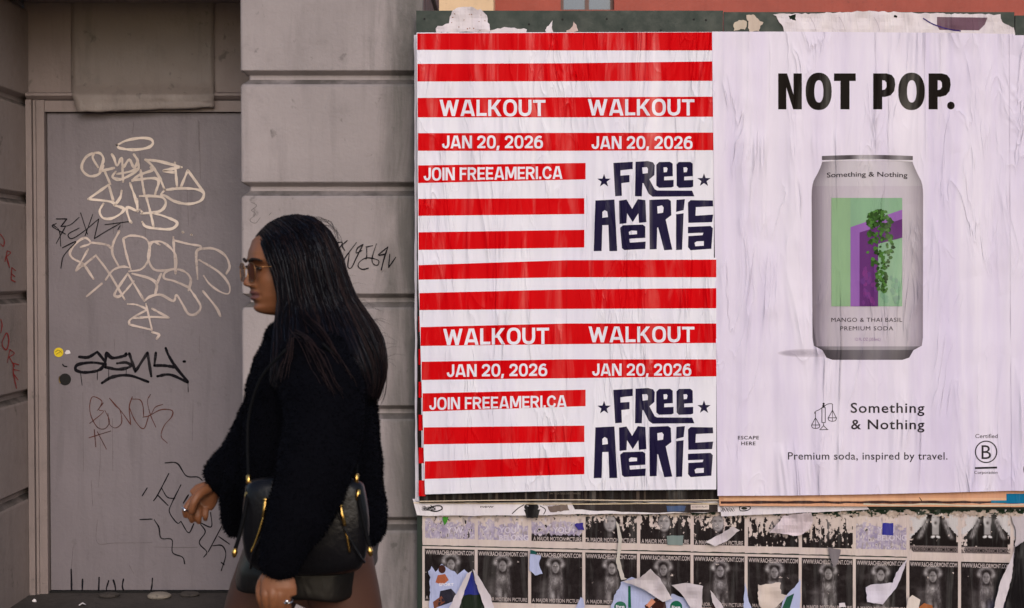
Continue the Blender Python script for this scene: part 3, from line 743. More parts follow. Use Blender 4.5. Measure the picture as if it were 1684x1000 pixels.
LOGO = [
 ([(1092,58),(1195,52),(1195,90),(1130,97),(1130,125),(1178,122),(1178,160),(1135,165),(1138,232),(1102,235)], []),
 ([(1210,52),(1275,48),(1303,55),(1312,70),(1310,122),(1283,145),(1312,198),(1325,204),(1510,205),(1522,235),(1300,237),(1280,222),(1252,165),(1247,165),(1243,235),(1207,235)], [[(1245,82),(1270,80),(1276,90),(1275,112),(1248,115)]]),
 ([(1320,68),(1335,53),(1393,52),(1407,62),(1408,128),(1362,131),(1362,150),(1412,148),(1412,183),(1400,188),(1335,190),(1320,178)], [[(1358,82),(1374,80),(1380,88),(1376,106),(1360,108)]]),
 ([(1427,66),(1440,53),(1500,52),(1513,62),(1514,128),(1468,131),(1468,150),(1516,148),(1516,183),(1504,188),(1440,190),(1428,178)], [[(1464,82),(1480,80),(1486,88),(1482,106),(1466,108)]]),
 ([(997,257),(1098,252),(1113,525),(1071,526),(1066,387),(1034,388),(1030,525),(988,526)], [[(1034,318),(1046,308),(1060,316),(1064,345),(1034,349)]]),
 ([(1122,258),(1162,252),(1192,302),(1222,250),(1262,255),(1268,372),(1228,376),(1225,325),(1195,372),(1165,325),(1162,378),(1125,382)], []),
 ([(1128,402),(1145,388),(1248,385),(1262,396),(1262,455),(1178,460),(1180,481),(1264,475),(1262,514),(1150,520),(1138,510)], [[(1174,424),(1186,416),(1218,418),(1218,436),(1176,439)]]),
 ([(1283,254),(1383,250),(1397,260),(1400,335),(1370,358),(1405,518),(1362,521),(1330,400),(1325,400),(1322,515),(1285,517)], [[(1325,288),(1350,283),(1359,294),(1356,322),(1327,326)]]),
 ([(1427,254),(1472,250),(1465,308),(1425,318)], []), ([(1425,330),(1465,325),(1457,518),(1425,520)], []),
 ([(1488,268),(1502,255),(1620,257),(1622,288),(1530,292),(1528,338),(1622,332),(1616,372),(1490,376)], []),
 ([(1488,397),(1608,392),(1620,405),(1612,513),(1502,521),(1488,504),(1490,446),(1566,441),(1570,428),(1488,431)], [[(1523,482),(1534,474),(1572,472),(1572,497),(1527,500)]])]
def star(cx, cy, r):
    return [(cx + (r if k % 2 == 0 else r * .4) * math.sin(math.pi * k / 5), cy - (r if k % 2 == 0 else r * .4) * math.cos(math.pi * k / 5)) for k in range(10)]
def walkout(x0, x1, ytl, ytr, ybl, ybr, seed, dep, xl0, xl1, bands, label, logo_dy=None, texts=()):
    s = Sheet(YS - dep, wave(seed), (10, 10))
    n = 6; top = [(x0 + (x1 - x0) * i / n, ytl + (ytr - ytl) * i / n) for i in range(n + 1)]; bot = [(xl1 + (x1 - xl1) * i / n, ybl + (ybr - ybl) * i / n) for i in range(n, -1, -1)]
    s.poly(top + bot, WHITE, 0)
    for b in bands:
        xb_ = x0 + (xl1 - x0) * ((b[0][0] - ytl) / (ybl - ytl)) + (1.2 if x0 < 700 else 0)
        q = band_poly(b, xb_, x1)
        if q: s.poly(q, RED, 1)
    if logo_dy is not None:
        for pts, hs in LOGO: s.poly([CL(u, v, logo_dy) for u, v in pts], NAVY, 1, [[CL(u, v, logo_dy) for u, v in h] for h in hs])
        for u, v in ((1043, 153), (1573, 150)): s.poly([(a, b) for a, b in star(*CL(u, v, logo_dy), 11.5)], NAVY, 1)
    for t in texts: block(s, t[0], *t[1:5], WHITE, .19 if len(t[0]) == 7 else (.185 if len(t[0]) == 12 else .175), 2, t[6] if len(t) > 6 else 0)
    return tag(s.build('walkout_poster', M['paper']), label, 'poster', 'red and white striped walkout posters')
B1 = .024
walkout(685, 933, 53.5, 53, 431, 427, 11, 0, 685, 687.5, BAND[:7], 'upper left red striped walkout poster, against the stone pier', None,
        [('WALKOUT', 723, 897, 164, 191, B1), ('JAN 20, 2026', 727, 893, 223, 244, .018), ('JOIN FREEAMERI.CA', 697, 925, 276, 297, .018, -.012)])
walkout(932, 1174, 53, 52.5, 427, 426, 12, .001, 932, 932, BAND[:7], 'upper right striped walkout poster with navy lettering and stars at its lower right', 0,
        [('WALKOUT', 967, 1142, 163, 190, B1), ('JAN 20, 2026', 973, 1139, 224, 245, .018)])
walkout(687, 933, 429, 424, 813, 807, 13, .002, 687, 699, BAND[7:], 'lower left striped walkout poster, tilted, above the white doodle strip', None,
        [('WALKOUT', 729, 903, 541, 568, B1, -.014), ('JAN 20, 2026', 735, 900, 599.5, 620, .018, -.01), ('JOIN FREEAMERI.CA', 706, 932, 654, 674, .018, -.018)])
walkout(932, 1178, 424, 424, 807, 805, 14, .003, 932, 932, BAND[7:], 'lower right striped walkout poster with navy lettering and stars, above the black strip', (520 - 250 + 333 / 3.225),
        [('WALKOUT', 968, 1142, 537, 563, B1), ('JAN 20, 2026', 974, 1137, 598, 618, .018)])

# --- soda poster
s = Sheet(YS - .004, wave(21, .006, .003), (10, 10))
SW = lin((228, 219, 232))
s.poly([(1171, 52), (1300, 52), (1430, 53), (1560, 54), (1668, 56), (1668, 400), (1668, 807), (1560, 810), (1430, 813), (1300, 815), (1180, 815.5), (1178, 600), (1174, 300)], SW, 0)
C = lambda u, v: (1160 + u / 3.214, v / 3.214)
bk = lin((26, 20, 16))
for pts, hs in [
 ([(385,388),(432,388),(466,500),(466,388),(510,388),(510,578),(464,578),(428,462),(428,578),(385,578)], []),
 ([(680,388),(795,388),(795,428),(762,428),(762,578),(714,578),(714,428),(680,428)], [])]:
    s.poly([C(u, v) for u, v in pts], bk, 1, [[C(u, v) for u, v in h] for h in hs])
def oval(u0, u1, v0, v1, p=2.3, n=36):
    out = []
    for k in range(n):
        q = 2 * math.pi * k / n; c_, s_ = math.cos(q), math.sin(q)
        out.append(C((u0 + u1) / 2 + (u1 - u0) / 2 * math.copysign(abs(c_) ** (2 / p), c_), (v0 + v1) / 2 + (v1 - v0) / 2 * math.copysign(abs(s_) ** (2 / p), s_)))
    return out
for a, b in ((530, 668), (1020, 1160)): s.poly(oval(a, b, 384, 582), bk, 1, [oval(a + 46, b - 44, 424, 542)])
def pee(u):
    r = [(u, 388), (u + 70, 388), (u + 98, 396), (u + 113, 416), (u + 117, 448), (u + 111, 482), (u + 92, 504), (u + 64, 512), (u + 48, 512), (u + 48, 578), (u, 578)]
    h = [(u + 48, 424), (u + 62, 426), (u + 70, 436), (u + 71, 460), (u + 62, 473), (u + 48, 476)]
    s.poly([C(*q) for q in r], bk, 1, [[C(*q) for q in h]])
pee(887); pee(1180); s.ell(*C(1298, 558), 6.2, 6.4, bk, 1)
K = lambda u, v: (1260 + u / 2.703, 230 + v / 2.703)
# the printed can: outline cut into upright strips of grey
import bisect as _b
edge = [(65, 250, 650), (95, 250, 650), (108, 246, 654), (125, 240, 661), (145, 231, 670), (165, 220, 680), (182, 211, 689), (200, 206, 694), (222, 203, 697), (250, 202, 698), (880, 206, 697), (915, 212, 692), (935, 250, 655), (968, 268, 636), (980, 300, 600)]
def can_strip(f0, f1, v0, v1, c, layer):
    rows = sorted(set([v0, v1] + [e[0] for e in edge if v0 < e[0] < v1]))
    L = []; Rr = []
    for v in rows:
        i = max(1, min(len(edge) - 1, _b.bisect([e[0] for e in edge], v))); a, b = edge[i - 1], edge[i]
        t = (v - a[0]) / (b[0] - a[0]); l = a[1] + (b[1] - a[1]) * t; r = a[2] + (b[2] - a[2]) * t
        L.append(K(l + (r - l) * f0, v)); Rr.append(K(l + (r - l) * f1, v))
    n_ = len(L); s.items.append((L + Rr, [(i, i + 1, n_ + i + 1, n_ + i) for i in range(n_ - 1)], c, layer))
NS = 64
for k in range(NS):
    t = (k + .5) / NS
    g = np.interp(t, [0, .04, .12, .3, .5, .7, .86, .95, 1], [118, 138, 172, 192, 198, 196, 190, 166, 140])
    can_strip(k / NS, (k + 1) / NS, 94, 205, lin((g + 6, g - 2, g + 3)), 1)
    can_strip(k / NS, (k + 1) / NS, 205, 918, lin((g, g - 10, g - 3)), 1)
    can_strip(k / NS, (k + 1) / NS, 918, 934, lin((g - 40, g - 47, g - 42)), 1)
    g2 = np.interp(t, [0, .3, .6, 1], [70, 105, 120, 80]); can_strip(k / NS, (k + 1) / NS, 934, 978, lin((g2, g2 - 6, g2 - 2)), 1)
    g3 = np.interp(t, [0, .1, .3, .42, .55, .7, .85, 1], [90, 120, 75, 175, 165, 80, 150, 95]); 
    x0, x1 = 248 + 404 * k / NS, 248 + 404 * (k + 1) / NS; bow = lambda x: 5 * (1 - ((x - 450) / 202) ** 2)
    s.poly([K(x0, 72 - bow(x0)), K(x1, 72 - bow(x1)), K(x1, 90 - bow(x1) * .5), K(x0, 90 - bow(x0) * .5)], lin((g3, g3 - 6, g3 - 3)), 2)
s.line([K(248, 96), K(350, 90), K(450, 87), K(550, 90), K(652, 96)], 1.6, lin((215, 208, 212)), 3)
for k in range(5): s.ell(*K(190 - 26 * k * .6, 948), 52 - k * 8, 7.2 - k * .9, lin((218 - 9 * k, 208 - 9 * k, 220 - 9 * k)), .3 + k * .12)
s.text('Something & Nothing', *[q for q in (K(270, 0)[0], K(628, 0)[0])], K(0, 146)[1], K(0, 170)[1] - 1, lin((45, 38, 42)), .008, 3, arc=-1.5)
GR, PL, PD = lin((134, 170, 136)), lin((146, 98, 168)), lin((98, 50, 110))
s.poly([K(*q) for q in ((290, 258), (605, 258), (605, 740), (290, 740))], GR, 3)
s.poly([K(*q) for q in ((290, 258), (375, 258), (375, 740), (290, 740))], lin((140, 172, 132)), 4)
s.poly([K(*q) for q in ((375, 388), (605, 310), (605, 352), (415, 412), (415, 740), (375, 740))], PL, 5)
s.poly([K(*q) for q in ((415, 412), (605, 352), (605, 435), (498, 462), (498, 740), (415, 740))], PD, 5)
for k in range(30): s.ell(*K(rnd.uniform(425, 490), rnd.uniform(560, 730)), rnd.uniform(2, 4), rnd.uniform(3, 6), lin((108 + rnd.randint(-6, 14), 56, 122)), 5.4 + .01 * k, 9)
for k in range(22): s.ell(*K(rnd.uniform(515, 600), rnd.uniform(600, 730)), rnd.uniform(2, 5), rnd.uniform(3, 6), lin((122, 160 + rnd.randint(-8, 6), 130)), 5.4 + .01 * k, 9)
for k in range(210):
    t = rnd.random(); v = 318 + 372 * t ** 1.3
    cx = np.interp(v, [318, 350, 420, 480, 560, 690], [500, 500, 505, 505, 508, 518]); wd = np.interp(v, [318, 350, 420, 470, 540, 600, 690], [34, 52, 50, 60, 46, 26, 20])
    g = rnd.uniform(.55, 1.25); c_ = lin((min(255, 66 * g), min(255, 104 * g), min(255, 46 * g)))
    a = rnd.uniform(0, 6.28); x, y = K(cx + rnd.uniform(-wd, wd), v); r = rnd.uniform(2.8, 5.6) if v < 450 else rnd.uniform(2.2, 4.6)
    s.poly([(x + r * (1.2 * math.cos(a)), y + r * 1.2 * math.sin(a)), (x + r * .8 * math.cos(a + 1), y + r * .8 * math.sin(a + 1)), (x + r * .7 * math.cos(a + 2.2), y + r * .7 * math.sin(a + 2.2)),
            (x + r * .6 * math.cos(a + 3.14), y + r * .6 * math.sin(a + 3.14)), (x + r * .7 * math.cos(a + 4), y + r * .7 * math.sin(a + 4)), (x + r * .8 * math.cos(a + 5.2), y + r * .8 * math.sin(a + 5.2))], c_, 6 + .012 * k)
s.text('MANGO & THAI BASIL', K(290, 0)[0], K(605, 0)[0], K(0, 791)[1], K(0, 809)[1], lin((52, 42, 48)), 0., 3, spacing=1.1)
s.text('PREMIUM SODA', K(330, 0)[0], K(565, 0)[0], K(0, 829)[1], K(0, 847)[1], lin((52, 42, 48)), 0., 3, spacing=1.1)
s.text('12 FL OZ (355mL)', K(395, 0)[0], K(508, 0)[0], K(0, 880)[1], K(0, 893)[1], lin((150, 120, 160)), 0, 3)
Q = lambda u, v: (1160 + u / 3.214, 600 + v / 3.214)
tx = lambda t, u0, u1, v0, v1, b=.0, sp=1.: s.text(t, Q(u0, 0)[0], Q(u1, 0)[0], Q(0, v0)[1], Q(0, v1)[1], lin((48, 42, 46)), b, 2, spacing=sp)
tx('Something', 768, 1158, 201, 254, .012, 1.1); tx('& Nothing', 770, 1158, 289, 341, .012, 1.1)
tx('Premium soda, inspired by travel.', 437, 1280, 462, 501, .004, 1.05)
tx('ESCAPE', 172, 283, 376, 394, .012, 1.1); tx('HERE', 190, 265, 406, 425, .012, 1.1)
tx('Certified', 1427, 1545, 366, 387); tx('Corporation', 1422, 1545, 561, 576)
ik = lin((48, 42, 46)); ctr = Q(1484, 460)
ring = lambda r: [(ctr[0] + r * math.cos(2 * math.pi * k / 40), ctr[1] + r * math.sin(2 * math.pi * k / 40)) for k in range(40)]
s.poly(ring(18.5), ik, 2, [ring(16.6)]); tx('B', 1460, 1510, 425, 498, .0)
s.poly([Q(1425, 541), Q(1542, 538), Q(1542, 548), Q(1425, 551)], ik, 2)
ln = lambda pts, w_=1.1: s.line([Q(*q) for q in pts], w_, ik, 2)
ln([(616, 225), (616, 305)]); ln([(634, 225), (634, 305)]); ln([(616, 225), (634, 225)]); ln([(616, 305), (634, 305)])
ln([(578, 258), (580, 248), (600, 238), (625, 222), (645, 208), (668, 206), (672, 212)]); s.ell(*Q(625, 206), 1.8, 1.8, ik, 2); s.ell(*Q(625, 218), 2.2, 2.2, ik, 2)
ln([(582, 250), (582, 280)]); ln([(582, 280), (562, 318)]); ln([(582, 280), (604, 318)]); ln([(560, 318), (606, 318)]); ln([(560, 318), (566, 332), (582, 336), (600, 332), (606, 318)]); ln([(582, 280), (582, 335)], .8)
ln([(672, 208), (672, 240)]); ln([(672, 240), (650, 280)]); ln([(672, 240), (692, 280)]); ln([(648, 280), (694, 280)]); ln([(648, 280), (654, 294), (672, 298), (688, 294), (694, 280)]); ln([(672, 240), (672, 296)], .8)
ln([(625, 308), (625, 322)]); ln([(625, 322), (608, 340)]); ln([(625, 322), (644, 340)]); ln([(603, 343), (650, 342)])
tag(s.build('soda_poster', M['soda_paper']), 'large wrinkled white poster of a grey drink can with green and purple picture', 'poster')
s = Sheet(YS - .0065, wave(31, .005, .002), (10, 10))
s.poly([(1660, 58), (1720, 58), (1720, 808), (1664, 807), (1662, 500)], SW, 0); s.ell(1689, 772, 6, 10, lin((60, 52, 60)), 1)
tag(s.build('blank_poster', M['soda_paper']), 'white poster strip cut by the right edge of the view, overlapping the can poster', 'poster')

# --- paper remnants above the posters
def scrap(pts, c, Y, label, name='paper_remnant', curl=0., amp=1.2, step=5, seed=1, extra=None, group='torn paper remnants', mat='old_paper', lift=.008):
    x0, x1 = min(p[0] for p in pts), max(p[0] for p in pts); y0, y1 = min(p[1] for p in pts), max(p[1] for p in pts)
    f = lambda x, y: lift * .3 * (noise.noise((x * .05, seed, y * .05)) + .5) + curl * ((y1 - y) / (y1 - y0 + 1)) ** 2
    sh = Sheet(Y, f, (6, 6), .0006); sh.poly(jag(pts, amp, step, seed), c, 1)
    if extra: extra(sh)
    return tag(sh.build(name, M[mat]), label, 'paper scrap', group)
PW = lin((222, 212, 214))
def fl(s):
    r = random.Random(3)
    for k in range(14): s.ell(r.uniform(725, 800), r.uniform(22, 50), r.uniform(.5, 1.5), r.uniform(.5, 1.2), lin((150, 110, 90)), 2, 7)
scrap([(715, 46), (738, 38), (742, 18), (765, 10), (790, 16), (800, 24), (806, 52), (716, 54)], PW, YH - .002, 'crumpled white remnant above the upper left walkout poster', seed=2, extra=fl, lift=.05, amp=1.6)
scrap([(806, 50), (830, 45), (866, 48), (866, 54), (806, 54)], PW, YH - .003, 'low white remnant right of the crumpled one', seed=3)
scrap([(897, 50), (900, 44), (909, 34), (907, 45), (910, 53), (898, 54)], PW, YH - .002, 'small white shard on the green board', seed=4, amp=.6, step=3)
scrap([(931, 50), (940, 46), (943, 36), (949, 42), (950, 52), (932, 54)], lin((205, 180, 172)), YH - .002, 'pinkish shard on the green board', seed=5, amp=.9, step=3)
scrap([(1205, 40), (1216, 32), (1228, 34), (1226, 48), (1207, 50)], lin((200, 185, 165)), YH - .002, 'flaked pale patch near the board joint', seed=6, amp=1.6, step=3)
scrap([(1228, 26), (1240, 24), (1254, 38), (1248, 52), (1232, 52)], lin((206, 188, 170)), YH - .002, 'flaked pale patch right of another flake', seed=7, amp=1.6, step=3)
def ex7(s):
    s.poly([(1541, 28), (1624, 29), (1620, 40), (1610, 50), (1545, 49), (1541, 42)], lin((112, 84, 96)), 2)
    s.line([(1518, 30), (1535, 40), (1560, 48), (1580, 51)], 2, lin((60, 40, 110)), 3); s.ell(1473, 27, 3.6, 2.2, INK, 3, 10, 0, .3)
    for a in (1332, 1380, 1437): s.line([(a, 28), (a + 6, 38), (a + 10, 51)], .7, lin((190, 178, 184)), 2)
scrap([(1272, 23), (1340, 22), (1425, 18), (1520, 22), (1645, 24), (1648, 36), (1668, 46), (1670, 57), (1290, 56), (1286, 40)], PW, YH - .0025, 'long white paper remnant above the can poster with purple patch', seed=8, extra=ex7, lift=.03)
scrap([(1297, 26), (1308, 24), (1309, 34), (1300, 33)], lin((28, 38, 28)), YH - .005, 'dark green flake on the long white remnant', seed=9, amp=1., step=3)

# ------------------------------------------------------------------ small film posters below
XE = [696, 783, 871, 960, 1050, 1138, 1227, 1316, 1405, 1493, 1578, 1664, 1752]
DK = lin((24, 19, 20)); CREAM = lin((206, 190, 182)); GREY = lambda g: lin((g + 3, g - 3, g - 2))
ordn = ['first', 'second', 'third', 'fourth', 'fifth', 'sixth', 'seventh', 'eighth', 'ninth', 'tenth', 'eleventh', 'twelfth']
YF = YH - .004
def yrow(x): return 902 + 23.5 * (x - 696) / 960
def nz(x, y, z=0., f=1.): return noise.noise((x * f, y * f, z))
def fbm(x, y, z, f): return nz(x, y, z, f) + .5 * nz(x, y, z + 7, f * 2.1) + .25 * nz(x, y, z + 13, f * 4.3)
def bl(d, w): return math.exp(-(d / w) ** 2)
def ss_(t): t = max(0., min(1., t)); return t * t * (3 - 2 * t)
def mx(a, b, t): return tuple(p + (q - p) * t for p, q in zip(a, b))
CRM = (206, 190, 182)
def worn(c, x, y, k, amt=.0):
    """scuffs and torn flecks where the print has come off"""
    n = fbm(x, y, k * 3.1, .11) + .35 * fbm(x, y, k, .4); return mx(c, CRM, ss_((n - .78 + amt) * 7))
def figure(cx, yh, k):
    def fn(x, y):
        u, v = x - cx, y - yh; h = nz(x, y, k, .9) * 9 + fbm(x, y, k + 30, .12) * 11
        g = 33 + h * .8 + 16 * ss_((fbm(x * .5, y, k * 2., .05) - .2) * 2)
        g += 34 * bl(u + 20, 7) * ss_((v - 18) / 14) * (1 - ss_((v - 56) / 12))
        rr = math.hypot(u * .92, v + 1); arc = bl(rr - 11.5, 3.4) * ss_((5 - v) / 8)
        g += (88 + 30 * nz(x, y, k, .5)) * arc + 62 * bl(math.hypot(u - 11, v - 1), 4) + 58 * bl(math.hypot(u + 11, v), 4)
        hair = bl(abs(u - .02 * v) - 7.5 - .06 * v, 3.2) * ss_((v + 4) / 10) * (1 - ss_((v - 40) / 26)); g += hair * (48 + 40 * nz(x, y * .25, k, .8))
        f = max(0, 1 - (u / 6.6) ** 2 - ((v - 4) / 10.5) ** 2); g += 92 * min(1, f * 2.4) * (1 + .22 * u / 6) 
        for ex in (-2.4, 2.8): g -= 46 * bl(math.hypot((u - ex) / 1.5, (v - 2.4)), 1.3)
        g -= 30 * bl(math.hypot(u / 2, v - 10), 1.2) + 16 * bl(math.hypot(u - .4, (v - 6) / 2), .9)
        g += 44 * bl(u, 9) * ss_((v - 14) / 6) * (1 - ss_((v - 62) / 8)) + h * bl(u, 9)
        g += 92 * bl(math.hypot(u / 6, (v - 25) / 7), 1) * (.75 + .5 * nz(x, y, k + 4, .3))
        g += 74 * bl(math.hypot((u + 4.6) / 3.4, (v - 51) / 10), 1) + 56 * bl(math.hypot((u - 5) / 2.2, (v - 56) / 8), 1) - 26 * bl(u - .6, 1.4) * ss_((v - 38) / 6)
        c = (g + 3, g - 3, g - 3)
        if k == 11: c = mx(c, (70, 76, 120), .55 * ss_((v - 8) / 40))
        if k == 10: c = mx(c, (60, 66, 110), .4 * ss_((v - 34) / 16) * ss_((u + 6) / 20))
        return worn(c, x, y, k, -.12)
    return fn
for k in range(12):
    a, b = XE[k], XE[k + 1]; y = yrow((a + b) / 2) ; sl = .024
    s = Sheet(YF - .0006 * (k % 2), None, None, .0005)
    sk_ = lambda x, v: (x, v + sl * (x - (a + b) / 2))
    pl = lambda pts, c, l, **kw: s.poly([sk_(*p) for p in pts], c, l, **kw)
    pl(rect(a - 1.5, b + 1.5, y - 4, y + 125), CREAM, 0)
    cx = (a + b) / 2 + (rnd.uniform(-3, 3) if k else 2)
    s.raster(a + 2.5, b - 2.5, y, y + 86, figure(cx, y + 22, k), 1, 1.35, sl)
    s.text('WWW.RACHELORMONT.COM', a + 4, b - 4, y + 2.5 - sl * 40, y + 9.5 - sl * 40, lin((196, 182, 178)), .012, 2., sl)
    s.text('A MAJOR MOTION PICTURE', a + 4, b - 4, y + 77.5 - sl * 40, y + 83.5 - sl * 40, lin((178, 164, 160)), .012, 2., sl)
    s.raster(a + 2.5, b - 2.5, y + 98, y + 125, lambda x, v: worn((40, 34, 34), x, v, k), 1, 3, sl)
    lab = {0: 'leftmost dark film poster of the lower row, torn paper over its foot', 11: 'rightmost dark film poster of the lower row, bluish lower half'}.get(k, '%s dark film poster from the left in the lower row' % ordn[k])
    tag(s.build('film_poster', M['old_paper']), lab, 'poster', 'dark film posters in the lower row')
kinds = ['lilac', 'lilac', 'lilac', 'face', 'face', 'face', 'torn', 'torn', 'lilac', 'duo', 'duo', 'duo']
def torn_layers(k, kd, a, b, yt, yb):
    cx = (a + b) / 2 + (-2 if kd == 'face' else 3); W_ = b - a
    def fn(x, y):
        u, v = x - cx, y - yt; H = yb - yt; n1 = fbm(x, y, k * 5., .09); n2 = fbm(x, y * .55, k * 9., .22); h = nz(x, y, k, .8) * 8
        if kd == 'lilac':
            c = mx((180, 168, 184), (152, 141, 166), ss_(.5 + n1)); c = mx(c, (196, 184, 184), ss_((n2 - .02) * 3)); c = mx(c, CRM, ss_((.34 * H - v + 14 * n1) / 3)); c = mx(c, (150, 138, 136), ss_((nz(x, y * .4, k * 4., .25) - .2) * 3) * .7)
            c = mx(c, (52, 44, 46), ss_((n2 + .25 * (k in (0, 2)) - .72) * 9) * (v < H - 2)); c = mx(c, (205, 196, 204), ss_((-n2 - .45) * 6))
            if k == 2: c = mx(c, (34, 28, 28), ss_((v - H + 12 + 5 * n2) / 2))
        elif kd in ('face', 'torn'):
            g = 32 + h; 
            f = max(0, 1 - (u / 11.5) ** 2 - ((v - 13) / 16) ** 2); g += (118 if kd == 'face' else 70) * min(1, f * 2.2) * (1 + .02 * u)
            for ex in (-4.4, 4.4): g -= 66 * bl(math.hypot((u - ex) / 1.8, v - 10), 1.5) * (kd == 'face')
            g -= (50 * bl(math.hypot(u / 2.4, v - 22), 1.4) + 24 * bl(math.hypot(u, (v - 16) / 3), 1)) * (kd == 'face'); g += 60 * bl(math.hypot(u / 4, (v - 33) / 5), 1)
            c = (g + 3, g - 3, g - 3); up = 1 - v / H
            tear = n2 + .9 * nz(x, y * .3, k * 2. + 50, .16) + 1.1 * up - (.95 if kd == 'face' else .52) - .5 * (f > .2) * (kd == 'face'); c = mx(c, mx(CRM, (168, 152, 146), ss_(n1)), ss_(tear * 6))
        else:
            c = (198 + h, 184 + h, 180 + h); g = 196 + h
            coat = (abs(u) < 15 + max(0, v - 12) * .95 + 3 * nz(0, y, k, .3)) ; 
            if coat: g = 26 + h * .6
            g = g + (150 - g) * ss_((6.5 - abs(u)) / 2) * ss_((36 - v) / 4)
            st = bl(abs(u - (2 if u > 0 else -2)) - 8 - .42 * v, 4.2) * ss_((v - 4) / 8) * (1 - ss_((v - 36) / 8)); g = g + (118 + 60 * nz(x * 1.3, y * .35, k, .55) - g) * min(1, 1.2 * st)
            f = max(0, 1 - (u / 8) ** 2 - ((v - 10) / 13) ** 2); g = g + (172 - 30 * u / 8 - g) * min(1, 2 * f); g -= 110 * bl(math.hypot(u / 2.2, (v - 14) / 2.6), 1) + 50 * bl(math.hypot((abs(u) - 3.6) / 1.6, v - 5), 1)
            col = bl(math.hypot((abs(u) - 4.2) / 4.2, (v - 36 - .5 * abs(u) * .4) / 2.6), 1); g = g + (214 - g) * ss_(col * 2 - .5)
            c = (g + 3, g - 2, g - 3)
            if v > H - 11: c = (116 + h * 2, 104 + h * 2, 102 + h * 2)
            c = mx(c, mx(CRM, (150, 132, 124), ss_(n2)), ss_((n1 + .5 * nz(x, y, 3, .3) + .9 * (abs(u) > 34) + .8 * ss_((8 - v) / 8) - .95) * 6)); c = mx(c, (50, 44, 42), ss_((n2 - .8) * 8) * ss_((14 - v) / 6))
        return worn(c, x, y, k + 20, -.05)
    return fn
for k in range(12):
    a, b = XE[k] , XE[k + 1]; yb = yrow((a + b) / 2) - (16 if k < 9 else 13); yt = 846 if k < 9 else 845; sl = .02
    s = Sheet(YF - .0003 - .0006 * (k % 2), None, None, .0005); r = random.Random(90 + k)
    sk_ = lambda x, v: (x, v + sl * (x - (a + b) / 2))
    pl = lambda pts, c, l, **kw: s.poly([sk_(*p) for p in pts], c, l, **kw)
    pl(jag([(a - 1.5, yt), (b + 1.5, yt), (b + 1.5, yb + 10), (a - 1.5, yb + 10)], .6, 7, k), CREAM, 0)
    kd = kinds[k]; s.raster(a + 3, b - 2.5, yt + 1, yb - 1, torn_layers(k, kd, a, b, yt + 1, yb - 1), 1, 1.35, sl)
    if kd == 'lilac':
        s.text('YOU' if k else 'Y W', a + 38, a + 66, yt + 21, yt + 31, lin((206, 196, 208)), .02, 2.)
        if k in (1, 8): s.text('BELONG', a + 38, b - 2, yt + 34, yt + 43, lin((206, 196, 208)), .02, 2.)
        if k == 2: s.text('A MAJOR MOTION PICTURE', a + 6, b - 4, yb - 9, yb - 2.5, lin((190, 176, 172)), .012, 2., sl)
        if k == 8: pl(jag(rect(a + 46, a + 64, yt + 14, yt + 34), .6, 5, 2), lin((50, 50, 140)), 2.6)
    elif kd == 'face': s.text('A MAJOR MOTION PICTURE', a + 5, b - 5, yb - 9.5, yb - 2.5, lin((190, 176, 172)), .012, 2., sl)
    elif kd == 'duo': s.text('RACHELORMONT.COM ROMEO', a + 7, b - 5, yb - 9.5, yb - 3.5, DK, .01, 2., sl)
    ink_ = {'lilac': 'lilac lettered', 'face': 'dark portrait', 'torn': 'heavily torn', 'duo': 'black and white portrait'}[kd]
    tag(s.build('film_poster', M['old_paper']), '%s poster, %s from the left in the upper row' % (ink_, ordn[k]), 'poster', 'torn film posters in the upper row')
# torn flakes under the big posters
def flakes(x, y):
    n = fbm(x, y * 1.6, 3., .07) ; n2 = fbm(x, y, 9., .16); e = (850 - y) / 10
    c = mx((196, 178, 166), (168, 150, 136), ss_(n2 + .5)); c = mx(c, (30, 44, 30), ss_((n * 1.2 + .75 * e - .35) * 5)); c = mx(c, (40, 34, 32), ss_((n2 - .6) * 8)); c = mx(c, (214, 204, 204), ss_((-n2 - .55) * 8))
    return c
s = Sheet(YF - .004, None, None, .0005); top_, stp = 838, 3.
for i in range(int((1690 - 700) / stp)):
    x = 700 + i * stp; hh = 10 + 7 * fbm(x, 0, 5., .05) + 4 * nz(x, 0, 2., .3); s.raster(x, x + stp + .05, top_, top_ + max(5, hh), flakes, 1 + .02 * (i % 2), 1.45)
tag(s.build('torn_paper_flakes', M['old_paper']), 'band of torn paper flakes and green board showing between the poster rows', 'paper flakes', kind='stuff')
scrap([(728, 850), (737, 850), (736, 858), (730, 865)], lin((70, 140, 50)), YF - .006, 'bright green flake near the left end of the poster rows', seed=21, amp=.8, step=3)
scrap([(943, 862), (958, 860), (960, 872), (950, 871)], lin((60, 50, 130)), YF - .006, 'violet blue flake between two upper posters', seed=22, amp=1.2, step=3)
scrap([(1096, 881), (1124, 881), (1123, 897), (1098, 896)], lin((122, 136, 132)), YF - .006, 'grey green sticker on a dark portrait poster', seed=23, amp=.5, step=8)

